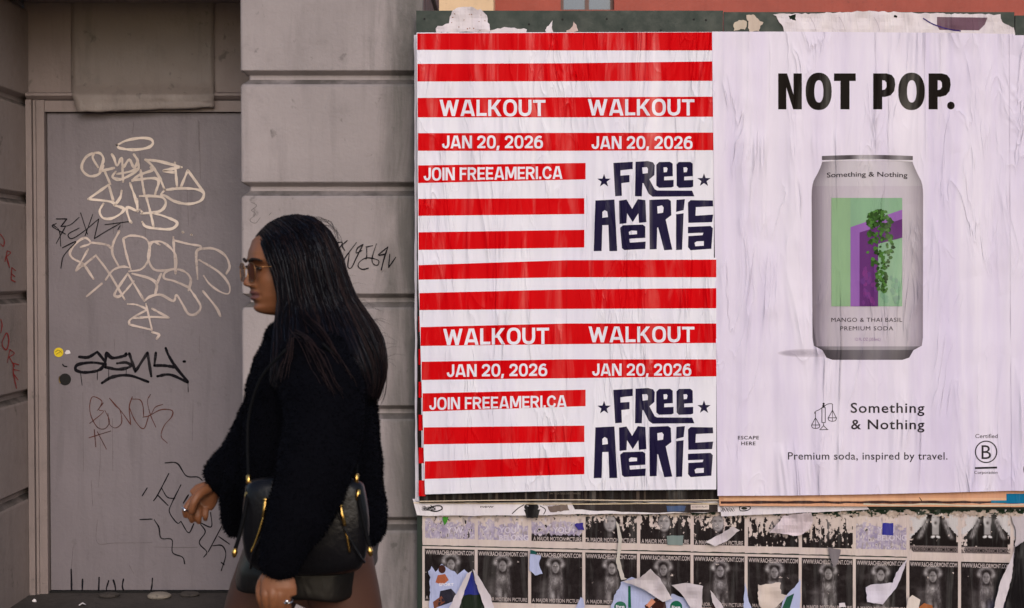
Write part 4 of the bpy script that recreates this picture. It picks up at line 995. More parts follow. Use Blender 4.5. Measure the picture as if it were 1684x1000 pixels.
# --- big curling torn pieces
LB = lin((176, 182, 214)); OFF = lin((214, 204, 208))
def p_player(s):
    s.ell(727, 936, 6, 7, lin((70, 42, 36)), 2, 14); s.poly([(720, 946), (732, 944), (738, 954), (728, 962), (716, 958)], lin((170, 96, 66)), 2.2)
    s.poly([(724, 972), (742, 968), (756, 984), (738, 992), (720, 998)], lin((44, 42, 52)), 2.3); s.poly([(712, 990), (726, 980), (732, 990), (714, 1002)], lin((120, 72, 56)), 2.4)
    s.text('SPORT', 722, 746, 959, 964, WHITE, .02, 3)
scrap([(706, 1010), (707, 950), (704, 940), (710, 930), (716, 940), (726, 926), (736, 934), (752, 944), (764, 936), (772, 944), (756, 975), (740, 1010)], LB, YF - .008, 'torn light blue poster piece with a sports player at the lower left', seed=24, extra=p_player, lift=.03)
scrap([(758, 980), (764, 948), (775, 940), (784, 960), (790, 978), (770, 978)], lin((44, 50, 130)), YF - .006, 'deep blue torn triangle between two curling white flaps', seed=25, amp=.8)
scrap([(752, 977), (792, 976), (800, 1012), (746, 1012)], lin((34, 42, 32)), YF - .005, 'dark green patch under the blue triangle', seed=26, amp=.6)
scrap([(733, 1012), (748, 980), (768, 944), (776, 938), (764, 972), (752, 1012)], OFF, YF - .02, 'white curling flap left of the blue triangle', seed=27, curl=.03, amp=.8)
scrap([(778, 936), (790, 952), (806, 978), (816, 1012), (800, 1012), (792, 984), (782, 958)], OFF, YF - .02, 'white curling flap right of the blue triangle', seed=28, curl=.03, amp=.8)
def p_teal(s): s.poly([(872, 904), (880, 906), (884, 912), (872, 911)], lin((30, 80, 74)), 2)
scrap([(872, 903), (878, 911), (890, 914), (886, 926), (892, 944), (880, 946), (871, 938)], LB, YF - .008, 'pale blue shard over the third poster of the lower row', seed=29, extra=p_teal, amp=.9, step=4)
scrap([(1013, 857), (1018, 862), (1023, 890), (1019, 920), (1027, 950), (1032, 952), (1022, 954), (1013, 925), (1017, 890)], lin((196, 188, 178)), YF - .012, 'long narrow hanging paper strip over the fourth poster', seed=30, amp=.5, curl=.01)
scrap([(942, 1012), (955, 982), (960, 985), (962, 1012)], LB, YF - .01, 'small pale blue corner by the fourth lower poster', seed=31, amp=.7)
def p_phone(s):
    g = lin((30, 96, 72)); s.poly([(1033, 964), (1037, 964), (1038, 1000), (1033, 1000)], g, 2); s.ell(1020, 998, 10, 9, g, 2.2, 18); s.text('live', 1013, 1027, 995, 1000, WHITE, .02, 2.5)
    s.poly([(1060, 996), (1080, 982), (1094, 988), (1096, 1002), (1078, 1006), (1064, 1010)], lin((60, 34, 30)), 2.2); s.poly([(1062, 996), (1072, 984), (1078, 990), (1068, 1000)], lin((210, 140, 110)), 2.4)
scrap([(1002, 1012), (1008, 985), (1022, 958), (1040, 950), (1090, 970), (1104, 990), (1100, 1012)], LB, YF - .012, 'torn light blue poster piece with green disc below the fifth poster', seed=32, extra=p_phone, lift=.03)
scrap([(1024, 956), (1052, 950), (1070, 936), (1086, 952), (1106, 985), (1090, 990), (1060, 970)], OFF, YF - .03, 'large grey white flap folded down over the light blue piece', seed=33, curl=.05, amp=.6, lift=.05)
def p_disc(s): s.ell(1112, 998, 10, 10, lin((30, 96, 72)), 2, 18); s.text('live', 1105, 1119, 996, 1001, WHITE, .02, 2.5)
scrap([(1098, 1012), (1104, 976), (1130, 985), (1150, 1004), (1150, 1012)], LB, YF - .012, 'light blue piece with a second green disc', seed=34, extra=p_disc)
scrap([(1104, 962), (1128, 958), (1156, 964), (1154, 1000), (1136, 1000), (1122, 978)], OFF, YF - .026, 'grey white flap above the second green disc', seed=35, curl=.03, amp=.6, lift=.04)
scrap([(1168, 970), (1186, 992), (1196, 1012), (1184, 1012), (1172, 990)], OFF, YF - .016, 'narrow white curl over the sixth lower poster', seed=36, curl=.02, amp=.6)
scrap([(1172, 978), (1186, 998), (1190, 1012), (1170, 1012)], lin((60, 40, 40)), YF - .008, 'dark torn patch under the narrow white curl', seed=37, amp=.8)
scrap([(1160, 892), (1206, 866), (1216, 872), (1196, 890), (1176, 899)], OFF, YF - .016, 'slanting white flap over the torn seventh upper poster', seed=38, curl=.02, amp=.9, lift=.04)
scrap([(1266, 876), (1290, 848), (1334, 843), (1338, 858), (1330, 872), (1312, 882), (1290, 878)], lin((216, 200, 204)), YF - .022, 'large crumpled white flap over the eighth upper poster', seed=39, curl=.03, amp=1., lift=.06)
def p_col(s): s.poly([(1276, 994), (1286, 990), (1294, 1012), (1272, 1012)], lin((30, 90, 66)), 2)
scrap([(1222, 1012), (1225, 958), (1232, 990), (1240, 1012)], LB, YF - .012, 'pale blue sliver between the seventh and eighth lower posters', seed=40, amp=.6)
scrap([(1247, 962), (1284, 958), (1284, 976), (1296, 978), (1270, 1006), (1256, 1012), (1246, 984)], lin((206, 190, 180)), YF - .012, 'ragged cream piece over the eighth lower poster', seed=41, amp=1.3, step=4, lift=.03)
scrap([(1280, 1012), (1290, 982), (1310, 962), (1316, 952), (1316, 1012)], LB, YF - .010, 'pale blue and green piece right of the ragged cream one', seed=42, extra=lambda s: s.poly([(1282, 1010), (1294, 982), (1306, 976), (1296, 1010)], lin((40, 84, 66)), 2), amp=.8)
scrap([(1362, 900), (1384, 904), (1376, 930), (1370, 934)], lin((120, 112, 116)), YF - .012, 'grey hanging tongue below the ninth upper poster', seed=43, amp=1.)
scrap([(1380, 992), (1390, 992), (1391, 998), (1380, 999)], OFF, YF - .008, 'tiny white chip on the ninth lower poster', seed=44, amp=.7, step=3)
scrap([(1424, 966), (1432, 962), (1468, 958), (1474, 942), (1492, 918), (1484, 944), (1476, 964), (1452, 994), (1426, 990)], lin((208, 200, 212)), YF - .018, 'white angular flap with a long tail over the tenth lower poster', seed=45, curl=.02, amp=.6, lift=.03)
scrap([(1488, 1012), (1494, 984), (1500, 979), (1514, 986), (1508, 1012)], lin((214, 200, 190)), YF - .014, 'cream scrap at the foot of the eleventh lower poster', seed=46, amp=.5)
scrap([(1510, 1000), (1520, 992), (1534, 996), (1536, 1012), (1508, 1012)], lin((160, 96, 58)), YF - .008, 'brown patch beside the cream scrap', seed=47, amp=.9)
scrap([(1668, 905), (1660, 925), (1644, 960), (1632, 1012), (1646, 1012), (1656, 978), (1664, 950)], OFF, YF - .022, 'long white curling edge at the far right', seed=48, curl=.03, amp=.6)
scrap([(1670, 900), (1700, 880), (1700, 1015), (1650, 1015), (1662, 960)], lin((26, 23, 24)), YF - .014, 'black torn sheet at the far right edge', seed=49, amp=.7)
scrap([(1664, 850), (1700, 848), (1700, 900), (1668, 905), (1672, 880)], lin((190, 180, 182)), YF - .008, 'grey torn portrait corner at the far right', seed=50, amp=1.4)

# ------------------------------------------------------------------ the walker
WY = 3.2
def W(px, py, dy=0.): return P(px, py, WY + dy)
def skin_mat(name, c, sheer=0.):
    m = NT(name, .48, .4); f = m.noise((1, 1, 1), 28, 5); f2 = m.noise((1, 1, 1), 160, 3)
    m.color(m.mix(m.ramp(f, .3, .7), tuple(v * .86 for v in c), tuple(v * 1.12 for v in c)))
    m.b.inputs['Subsurface Weight'].default_value = .08; m.b.inputs['Subsurface Radius'].default_value = (.01, .004, .002)
    m.bump(f2, .08, .001); return m.mat
M['skin'] = skin_mat('skin', (.215, .082, .036))
M['lip'] = skin_mat('lips', (.13, .048, .040))
M['hair'] = NT('black_hair', .5, .05).color((.0042, .0034, .005)).mat
M['hair_tip'] = NT('dark_brown_hair', .45, .12).color((.021, .012, .012)).mat
M['hair_shine'] = NT('glossy_black_hair', .27, .32).color((.006, .006, .010)).mat
M['fur'] = NT('black_plush', 1., .02).color((.0030, .0030, .0045))
M['fur'].b.inputs['Sheen Weight'].default_value = .018; M['fur'].b.inputs['Sheen Tint'].default_value = (.35, .38, .6, 1); M['fur'] = M['fur'].mat
m = NT('black_leather', .33, .24); m.color((.006, .0055, .007)); hb = m.noise((1, 1, 1), 90, 4); m.bump(m.math('ADD', hb, m.math('MULTIPLY', m.noise((1, 1, .5), 12, 3, .4), 2.5)), .25, .005); M['leather'] = m.mat
m = NT('taupe_leather', .36, .25); m.color((.010, .0075, .0065)); m.bump(m.noise((1, 1, .5), 14, 3, .5), .5, .012); M['skirt'] = m.mat
m = NT('sheer_tights', .5, .3)
vz = m.n('ShaderNodeTexVoronoi'); vz.inputs['Scale'].default_value = 20; m.l(m.pos(), vz.inputs['Vector'])
m.color(m.mix(m.ramp(vz.outputs['Distance'], .09, .13), (.014, .008, .007), m.mix(m.noise((1, 1, 1), 9, 3), (.062, .024, .015), (.085, .033, .020)))); M['tights'] = m.mat
M['cord'] = NT('black_cord', .8, .05).color((.006, .006, .007)).mat
M['gold'] = plain('gold_metal', (.72, .42, .12), .22, 1.); M['bronze'] = plain('bronze_metal', (.34, .17, .07), .3, 1.); M['silver'] = plain('silver_metal', (.75, .75, .78), .2, 1.)
M['brow'] = NT('eyebrow', .8, .2).color((.018, .010, .008)).mat
M['eye'] = NT('eye', .15, .5).color((.05, .035, .03)).mat
m = NT('brown_lens', .1, .4); m.color((.085, .022, .010)); m.b.inputs['Alpha'].default_value = .66; M['lens'] = m.mat
M['boot'] = NT('black_boot', .35, .5).color((.01, .01, .011)).mat

walker = tag(empty('person', (W(505, 880).x, WY, 0)), 'person with long black hair, sunglasses and black plush jacket walking left past the doorway', 'person')

# --- head: cross-sections stacked in z, eye level = 0, x forward, y to the wearer's left (towards the street)
HS = .90
def head_mesh():
    tz = [-.122, -.118, -.110, -.098, -.088, -.07, -.05, -.03, 0, .02, .04, .06, .08, .10, .116, .124, .127]
    tf = [.020, .052, .076, .086, .083, .089, .089, .088, .088, .094, .092, .085, .080, .062, .036, .014, .002]
    tb = [.030, .034, .040, .046, .052, .064, .080, .092, .101, .104, .104, .100, .092, .076, .050, .022, .004]
    tw = [.012, .026, .036, .045, .052, .061, .067, .071, .0745, .0755, .0755, .074, .069, .058, .038, .016, .003]
    zz = np.concatenate([np.linspace(-.122, .06, 110), np.linspace(.062, .127, 26)])
    def sm(t):
        d = np.interp(np.linspace(-.122, .127, 400), tz, t); k = np.hanning(17); k /= k.sum()
        return np.interp(zz, np.linspace(-.122, .127, 400), np.convolve(np.pad(d, 8, 'edge'), k, 'valid'))
    f, b, wv = sm(tf), sm(tb), sm(tw); NA = 150; V = []; zo = np.where(zz > .04, .04 + (zz - .04) * .72, zz)
    G = lambda v, c, s: math.exp(-((v - c) / s) ** 2)
    for i, z in enumerate(zz):
        for k in range(NA):
            q = 2 * math.pi * k / NA; c, s = math.cos(q), math.sin(q); n = 2.25 if c > 0 else 2.0
            x = (f[i] if c > 0 else b[i]) * math.copysign(abs(c) ** (2 / n), c); y = wv[i] * math.copysign(abs(s) ** (2 / n), s)
            if c > 0:
                ay = abs(y); d = 0
                nh = np.interp(z, [-.052, -.047, -.043, -.037, -.030, -.015, 0, .012, .022], [0, .007, .021, .0265, .0235, .0145, .007, .002, 0])
                nw = np.interp(z, [-.05, -.04, -.03, -.015, 0, .02], [.0135, .0135, .0115, .0085, .0085, .012])
                d += nh * math.exp(-(ay / nw) ** 2.2)
                d += .0105 * G(z, -.0425, .0060) * G(ay, .0135, .0065)              # wings of the nose
                d -= .004 * G(z, -.0495, .003) * G(ay, .007, .004)                  # nostrils
                d += .0040 * G(z, .019, .007) * G(ay, .028, .018)                   # brow ridge
                d -= .0125 * G(z, .001, .013) * G(ay, .032, .0155)                  # sockets
                d += .0085 * G(z, -.001, .0078) * G(ay, .032, .0125)                # eyeballs under lids
                d -= .0022 * G(z, -.0015, .0016) * G(ay, .032, .011)
                d += .0045 * G(z, -.032, .018) * G(ay, .045, .018)
                d += .0085 * G(z, -.0605, .0050) * math.exp(-(ay / .021) ** 2.6)    # upper lip
                d += .0088 * G(z, -.0745, .0058) * math.exp(-(ay / .019) ** 2.6)    # lower lip
                d -= .0060 * G(z, -.0672, .0022) * math.exp(-(ay / .025) ** 4)
                d -= .003 * G(z, -.087, .006) * G(ay, 0, .022)
                d -= .002 * G(z, -.068, .006) * G(ay, .028, .006)
                d += .004 * G(z, -.103, .010) * G(ay, 0, .018)
                x += d
            V.append((x, y, zo[i]))
    Fc = []
    for i in range(len(zz) - 1):
        for k in range(NA):
            k2 = (k + 1) % NA; Fc.append((i * NA + k, i * NA + k2, (i + 1) * NA + k2, (i + 1) * NA + k))
    Fc.append(tuple(range(NA - 1, -1, -1))); Fc.append(tuple(range((len(zz) - 1) * NA, len(zz) * NA)))
    return V, Fc
YAW, PIT = R(31), R(2)
fwd = Vector((-math.cos(YAW) * math.cos(PIT), -math.sin(YAW) * math.cos(PIT), -math.sin(PIT)))
lft = Vector((math.sin(YAW), -math.cos(YAW), 0)).normalized(); upv = fwd.cross(lft)
if upv.z < 0: upv = -upv
tip_l = (.088 + .0235, 0, -.037)
tipw = P(401, 466, WY - .055)
H0 = tipw - HS * (fwd * tip_l[0] + upv * tip_l[2])
def HL(x, y, z): return H0 + HS * (fwd * x + lft * y + upv * z)

# --- body core (head, neck, torso, arms, hands, legs) grown together into one surface
core = MB()
hv, hf = head_mesh(); core.add([HL(*v) for v in hv], hf)
for sg in (1, -1):
    c = HL(-.005, sg * .074, -.008); e = MB(); e.ball((0, 0, 0), (.012, .010, .03), 12); core.add([c + v for v in e.v], e.f)
core.tube([HL(-.02, 0, -.06), HL(-.035, 0, -.12), W(495, 562, .0), W(500, 610, 0)], [.058, .056, .062, .08], 20)
core.tube([W(505, 575), W(506, 620), W(508, 700), W(512, 790), W(515, 850), W(512, 920), W(510, 960)],
          [(.13, .075), (.165, .095), (.155, .105), (.135, .10), (.155, .115), (.165, .125), (.14, .10)], 24, Vector((0, 1, 0)))
# legs
hipF, hipN = (472, 885, .09), (540, 885, -.09)
legF = [W(*hipF), W(425, 1000, .09), W(400, 1120, .085), W(376, 1240, .08), W(368, 1330, .08), W(350, 1450, .08), W(338, 1552, .08)]
legN = [W(*hipN), W(570, 1000, -.09), W(588, 1120, -.085), W(606, 1230, -.08), W(645, 1320, -.08), W(695, 1420, -.08), W(738, 1500, -.08)]
lr = [.084, .075, .068, .058, .056, .046, .036]
core.tube(legF, lr, 20); core.tube(legN, lr, 20)
# arms under the sleeves
armN = [W(515, 600, -.17), W(533, 690, -.25), W(508, 780, -.32), W(478, 870, -.37), W(457, 936, -.388)]
armF = [W(500, 600, .17), W(452, 685, .22), W(418, 745, .245), W(385, 775, .24), W(356, 800, .235)]
core.tube(armN, [.05, .046, .042, .036, .027], 14); core.tube(armF, [.05, .046, .042, .036, .027], 14)
# far hand (right hand, palm towards the street), fingers hanging loosely curled
def finger(pts, r0, r1):
    p = catmull(pts, 4); n = len(p); core.tube(p, [r0 + (r1 - r0) * i / (n - 1) for i in range(n)], 10)
Hc = lambda u, v, d=.235: W(290 + u / 7.69, 760 + v / 7.69, d)
core.tube([Hc(500, 315), Hc(440, 360), Hc(370, 420), Hc(305, 490)], [(.024, .020), (.019, .028), (.017, .036), (.015, .037)], 16, Vector((0, 1, 0)))
finger([Hc(230, 450, .215), Hc(165, 520, .20), Hc(112, 610, .195), Hc(122, 690, .205)], .0098, .0068)
finger([Hc(250, 500, .225), Hc(205, 590, .205), Hc(188, 680, .20), Hc(200, 752, .21)], .0098, .0070)
finger([Hc(300, 520, .235), Hc(285, 610, .215), Hc(280, 700, .208), Hc(286, 765, .216)], .0095, .0068)
finger([Hc(365, 520, .245), Hc(375, 600, .225), Hc(372, 680, .218), Hc(365, 728, .226)], .0085, .0060)
finger([Hc(420, 330, .215), Hc(300, 400, .19), Hc(232, 490, .178), Hc(200, 590, .178), Hc(192, 640, .182)], .0135, .0085)
# near hand (left hand, back towards the street)
Nc = lambda u, v, d=-.385: W(391 + u / 6.736, 920 + v / 6.736, d)
core.tube([Nc(440, 140), Nc(445, 230, -.388), Nc(450, 320, -.392), Nc(452, 400, -.392)], [(.021, .026), (.018, .034), (.016, .037), (.014, .037)], 16, Vector((0, 1, 0)))
for u, d, r in ((305, -.394, .0098), (385, -.398, .0100), (465, -.396, .0097), (545, -.392, .0086)):
    uu = u + 20
    finger([Nc(u + 6, 330, d), Nc(u, 410, d - .004), Nc(uu - 10, 520, d + .004), Nc(uu + 10, 590, d + .022), Nc(uu + 20, 560, d + .038)], r, r * .74)
finger([Nc(320, 190, -.375), Nc(258, 300, -.372), Nc(256, 420, -.378), Nc(285, 520, -.372)], .0125, .0085)
V, Fc, Nn = remesh(core.v, core.f, .0026, 3, .5)
# lips get their own tint, where the head says so
Minv = Matrix((fwd, lft, upv)); mi = []
for f in Fc:
    c = Minv @ ((sum((V[i] for i in f), Vector()) / len(f)) - H0) / HS
    up = abs(c.y) < .026 and c.x > .075
    lipu = -.0672 <= c.z < -.0570 - .004 * (abs(c.y) / .026) ** 2 + (.0012 if abs(c.y) > .004 else 0); lipl = -.0805 + .010 * (abs(c.y) / .026) ** 2 < c.z < -.0672
    mi.append(1 if up and (lipu or lipl) else 0)
body = mk('body', V, Fc, [M['skin'], M['lip']], walker, mi, None, True)
# eyebrows, eyes
def on_face(pts, rad, name, mat):
    mb = MB(); mb.tube(catmull([HL(*p) for p in pts], 5), rad, 6); return mb.build(name, mat, walker, True)
for sg in (1, -1):
    mb = MB(); p = catmull([HL(.0985, sg * .012, .0165), HL(.0985, sg * .026, .021), HL(.093, sg * .042, .0215), HL(.082, sg * .054, .0165)], 6)
    mb.tube(p, [(.0032, .0042)] * (len(p) // 2) + [(.0028, .003)] * (len(p) - len(p) // 2 - 3) + [.0018] * 3, 6, None); mb.build('eyebrow', M['brow'], walker, True)
    mb = MB(); e = MB(); e.ball((0, 0, 0), (.0065, .012, .0048), 14); c = HL(.0835, sg * .032, -.001)
    mb.add([c + HS * (fwd * v.x + lft * v.y + upv * v.z) for v in e.v], e.f); mb.build('eye', M['eye'], walker, True)
    mb = MB(); p = catmull([HL(.0895, sg * .019, .001), HL(.0925, sg * .030, .0052), HL(.087, sg * .045, .001)], 5); mb.tube(p, .0013, 5); mb.build('eyelash', M['brow'], walker, True)

# --- sunglasses
sg_ = tag(empty('sunglasses', HL(.1, 0, 0)), 'brown tinted sunglasses with thin gold frames worn by the walker', 'sunglasses')
def lens_loop(sg, n=28):
    out = []
    for k in range(n):
        q = 2 * math.pi * k / n; c, s_ = math.cos(q), math.sin(q)
        yy = .0310 + .0205 * math.copysign(abs(c) ** .75, c); zz = -.010 + .0235 * math.copysign(abs(s_) ** .8, s_)
        out.append(HL(.1045 - 2.2 * max(0, yy - .01) ** 2 - .10 * (-.010 - zz) * 0, sg * yy, zz))
    return out
for sg in (1, -1):
    L = lens_loop(sg); n = len(L); mb = MB(); c = sum(L, Vector()) / n
    mb.add(L + [p - fwd * .0016 for p in L], [tuple(range(n)), tuple(range(2 * n - 1, n - 1, -1))] + [(k, (k + 1) % n, n + (k + 1) % n, n + k) for k in range(n)])
    mb.build('lens', M['lens'], sg_)
    mb = MB(); mb.tube(L + L[:2], .0008, 6); 
    mb.tube(catmull([HL(.100, sg * .062, .002), HL(.085, sg * .076, .003), HL(.0, sg * .081, .002), HL(-.02, sg * .079, -.004)], 4), .0009, 6); mb.build('rim', M['bronze'], sg_, True)
mb = MB(); mb.tube(catmull([HL(.107, .009, -.001), HL(.1125, 0, .002), HL(.107, -.009, -.001)], 4), .0012, 6); mb.build('bridge', M['bronze'], sg_, True)

# --- tights over the legs
def leg_sleeve(pts, rad, name):
    p = catmull(pts, 5); n = len(p); mb = MB(); mb.tube(p, [np.interp(i / (n - 1), np.linspace(0, 1, len(rad)), rad) + .003 for i in range(n)], 28); return mb.build(name, M['tights'], walker, True)
leg_sleeve(legF, lr, 'tights'); leg_sleeve(legN, lr, 'tights')
def boot(ank, heel, toe, name):
    mb = MB(); p = catmull([ank + (ank - heel) * 1.1, ank, heel.lerp(toe, .18) + (ank - heel) * .30, heel.lerp(toe, .6) + (ank - heel).normalized() * .03, toe + (ank - heel).normalized() * .018], 5); n = len(p)
    mb.tube(p, [np.interp(i / (n - 1), [0, .3, .5, .8, 1], [.044, .044, .042, .038, .022]) for i in range(n)], 16)
    V, Fc, _ = remesh(mb.v, mb.f, .006, 4); return mk(name, V, Fc, M['boot'], walker, smooth=True)
gF = Vector((legF[-1].x, legF[-1].y, .02)); boot(legF[-1], gF + Vector((.03, 0, .0)), gF + Vector((-.17, 0, .015)), 'boot')
aN = legN[-1]; boot(aN, aN + Vector((.05, 0, -.075)), aN + Vector((-.11, 0, -.155)), 'boot')

# --- skirt
def ringed(rows, seg=48, thick=None, ex=.88, drop=0.):
    """rows: (py_front, py_back, px_front, px_back, halfY, dyc)"""
    V = []
    for pf, pb, xf, xb_, hy, dc in rows:
        a, b = W(xf, pf, dc), W(xb_, pb, dc); c = (a + b) / 2; h = (b - a) / 2
        for k in range(seg):
            q = 2 * math.pi * k / seg; cc, ss = math.cos(q), math.sin(q)
            V.append(c + h * math.copysign(abs(cc) ** ex, cc) + Vector((0, hy * math.copysign(abs(ss) ** ex, ss), -drop * (pf > 930) * max(0, -ss) * max(0, .35 + cc) * (1 - max(0, cc) ** 6))))
    Fc = [(i * seg + k, (i + 1) * seg + k, (i + 1) * seg + (k + 1) % seg, i * seg + (k + 1) % seg) for i in range(len(rows) - 1) for k in range(seg)]
    return V, Fc
V, Fc = ringed([(850, 850, 420, 628, .175, 0), (885, 880, 412, 624, .19, 0), (915, 905, 398, 619, .205, 0), (925, 912, 396, 618, .206, 0), (936, 918, 395, 618, .208, 0), (944, 924, 396, 618, .208, 0), (950, 928, 397, 617, .207, 0)], 64, None, .72, .05)
V = [v + Vector((0, 0, -.004 * noise.noise(v * 9))) + Vector((.006 * noise.noise(v * 11 + Vector((3, 0, 0))), .010 * noise.noise(v * 10), 0)) for v in V]
o = mk('skirt', V, Fc, M['skirt'], walker, smooth=True); o['label'] = 'short dark leather skirt with a soft sheen'
sm = o.modifiers.new('t', 'SOLIDIFY'); sm.thickness = .004; sm.offset = -1
# --- plush jacket
J = MB()
rows = [(535, 455, 548, .085, .01), (555, 438, 580, .135, .005), (585, 426, 600, .195, 0), (630, 413, 610, .21, 0), (680, 406, 620, .205, 0), (740, 401, 627, .20, 0), (800, 402, 632, .195, 0), (845, 408, 639, .195, 0), (875, 416, 636, .19, 0), (890, 425, 624, .18, 0)]
V, Fc = ringed([(r[0], r[0], r[1], r[2], r[3], r[4]) for r in rows], 40)
Fc += [tuple(range(39, -1, -1)), tuple(range(len(V) - 40, len(V)))]; Fc = [tuple(reversed(f)) for f in Fc]
J.add(V, Fc)
slN = [W(512, 588, -.155), W(530, 650, -.225), W(524, 720, -.285), W(510, 790, -.33), W(490, 848, -.36), W(470, 895, -.38), W(457, 940, -.388)]
J.tube(catmull(slN, 4), [np.interp(i / 24, np.linspace(0, 1, 7), [.085, .088, .086, .079, .068, .052, .035]) for i in range(25)], 20)
slF = [W(500, 590, .15), W(455, 680, .22), W(422, 735, .245), W(390, 768, .243), W(364, 793, .236), W(358, 799, .235)]
J.tube(catmull(slF, 4), [np.interp(i / 20, np.linspace(0, 1, 6), [.08, .078, .072, .064, .054, .044]) for i in range(21)], 20)
# loose front corner of the jacket, and collar roll
J.tube([W(415, 780, .10), W(400, 830, .16), W(388, 862, .17), W(386, 880, .165)], [(.05, .06), (.045, .055), (.03, .035), (.014, .018)], 14)
J.tube(catmull([W(452, 548, -.04), W(470, 540, -.085), W(520, 538, -.09), W(556, 545, -.04), W(558, 545, .05), W(510, 540, .10), W(462, 545, .07), W(452, 548, -.04)], 4), .028, 12)
V, Fc, Nn = remesh(J.v, J.f, .008, 5, .5)
V2 = []
for v, n_ in zip(V, Nn):
    fold = .015 * noise.noise((v.x * 9, v.y * 7, v.z * 2.2)) + .008 * noise.noise((v.x * 10 + v.z * 14, v.y * 8, v.z * 6))
    V2.append(v + n_ * fold)
jk = mk('jacket', V2, Fc, M['fur'], walker, smooth=True); jk['label'] = 'black plush jacket'
# pile of the plush: many short hairs standing off the surface
r = random.Random(5); fv = []; ff = []
areas = []
for f in Fc:
    a, b, c = V2[f[0]], V2[f[1]], V2[f[2]]; areas.append((b - a).cross(c - a).length)
cum = np.cumsum(areas); tot = cum[-1]; idx = np.searchsorted(cum, np.array([r.random() * tot for _ in range(60000)]))
for i in idx:
    f = Fc[min(int(i), len(Fc) - 1)]; a, b, c = V2[f[0]], V2[f[1]], V2[f[2 if len(f) < 4 else 3]]
    u, v = r.random(), r.random(); p = a + (b - a) * u + (c - a) * v; n_ = Nn[f[0]]
    d = (n_ + Vector((r.gauss(0, .45), r.gauss(0, .45), r.gauss(-.45, .4)))).normalized() * r.uniform(.004, .0085)
    t = n_.cross(Vector((r.gauss(0, 1), r.gauss(0, 1), r.gauss(0, 1)))).normalized() * .0011
    k = len(fv); fv += [p - t, p + t, p + d]; ff.append((k, k + 1, k + 2))
pile = mk('plush_pile', fv, ff, M['fur'], jk); pile['kind'] = 'stuff'

# --- hair: guides from the parting down; a sheet of hair with strands over it
HG = [
 [(423,390,-.012),(430,400,-.060),(440,424,-.084),(449,450,-.090),(455,475,-.098),(457,500,-.104),(453,530,-.12),(449,565,-.16),(446,600,-.185),(444,630,-.20)],
 [(431,380,-.010),(444,393,-.080),(458,424,-.098),(466,452,-.102),(470,480,-.108),(472,510,-.116),(471,540,-.155),(472,575,-.21),(470,615,-.24),(466,650,-.25)],
 [(446,367,.0),(466,386,-.072),(482,420,-.102),(490,455,-.108),(496,490,-.114),(502,520,-.13),(514,555,-.19),(530,590,-.245),(542,625,-.27),(549,655,-.29)],
 [(464,359,.0),(490,378,-.074),(510,415,-.102),(520,455,-.106),(528,490,-.11),(540,525,-.13),(556,560,-.18),(574,595,-.215),(586,630,-.22),(592,660,-.215)],
 [(482,356,.0),(512,374,-.07),(534,412,-.09),(545,450,-.09),(555,490,-.092),(572,525,-.11),(590,560,-.13),(602,595,-.14),(607,630,-.14),(606,655,-.13)],
 [(500,357,.0),(531,376,-.045),(550,410,-.055),(562,450,-.055),(575,487,-.058),(595,520,-.065),(614,555,-.07),(623,590,-.07),(622,625,-.07),(614,658,-.06)],
 [(512,359,.0),(538,379,-.008),(556,411,-.006),(568,450,-.005),(581,485,-.005),(603,517,-.005),(623,550,0),(632,590,0),(629,625,0),(617,655,0)],
 [(510,359,.006),(536,380,.035),(552,412,.045),(563,450,.05),(575,487,.05),(596,522,.055),(614,555,.06),(624,590,.06),(622,625,.06),(612,650,.06)],
 [(492,357,.006),(518,380,.075),(535,415,.09),(545,455,.092),(552,490,.095),(566,525,.11),(580,560,.14),(590,595,.16),(594,630,.17),(594,655,.17)],
 [(468,360,.006),(490,383,.085),(506,418,.105),(514,455,.108),(518,490,.11),(524,525,.13),(534,560,.19),(544,590,.22),(550,620,.24),(552,645,.24)],
 [(446,369,.006),(462,390,.075),(474,422,.1),(480,455,.105),(484,490,.108),(486,525,.12),(488,560,.17),(490,590,.21),(492,620,.23),(492,645,.23)],
 [(428,386,.006),(440,402,.045),(450,425,.072),(456,450,.086),(459,475,.094),(461,500,.1),(462,530,.115),(462,560,.15),(462,590,.18),(462,615,.19)]]
HGW = [[W(*p) for p in g] for g in HG]; NG = len(HGW); NP = len(HGW[0])
def cr(p0, p1, p2, p3, t): return .5 * ((2 * p1) + (p2 - p0) * t + (2 * p0 - 5 * p1 + 4 * p2 - p3) * t * t + (3 * p1 - p0 - 3 * p2 + p3) * t ** 3)
def hair_pt(a, b):
    """a across the guides 0..NG-1, b along 0..NP-1"""
    i = min(int(a), NG - 2); t = a - i; out = []
    j = min(int(b), NP - 2); u = b - j
    def along(g):
        g = HGW[max(0, min(NG - 1, g))]
        return cr(g[max(j - 1, 0)], g[j], g[j + 1], g[min(j + 2, NP - 1)], u)
    return cr(along(i - 1), along(i), along(i + 1), along(i + 2), t)
NA_, NB_ = 110, 60
hc = W(495, 440, 0)
V = []; Fc = []
for i in range(NA_ + 1):
    for j in range(NB_ + 1):
        a = i / NA_ * (NG - 1); b = j / NB_ * (NP - 1); p = hair_pt(a, b)
        gro = (.0022 * math.sin(a * 21 + 2 * noise.noise((a * 3, b * .5, 0))) + .003 * noise.noise((a * 7, b * .35, 4))) * min(1, b / 1.2)
        o_ = Vector((p.x - hc.x, p.y - hc.y, 0)); o_ = o_.normalized() if o_.length > .02 else Vector((0, 0, 0))
        # the lower edge breaks up into points
        if b > NP - 2.6: p = p + Vector((0, 0, 1)) * (.035 * (b - (NP - 2.6)) / 1.6 * (noise.noise((a * 4.2, 0, 8)) + .4))
        V.append(p + o_ * gro)
for i in range(NA_):
    for j in range(NB_):
        q = i * (NB_ + 1) + j; Fc.append((q, q + 1, q + NB_ + 2, q + NB_ + 1))
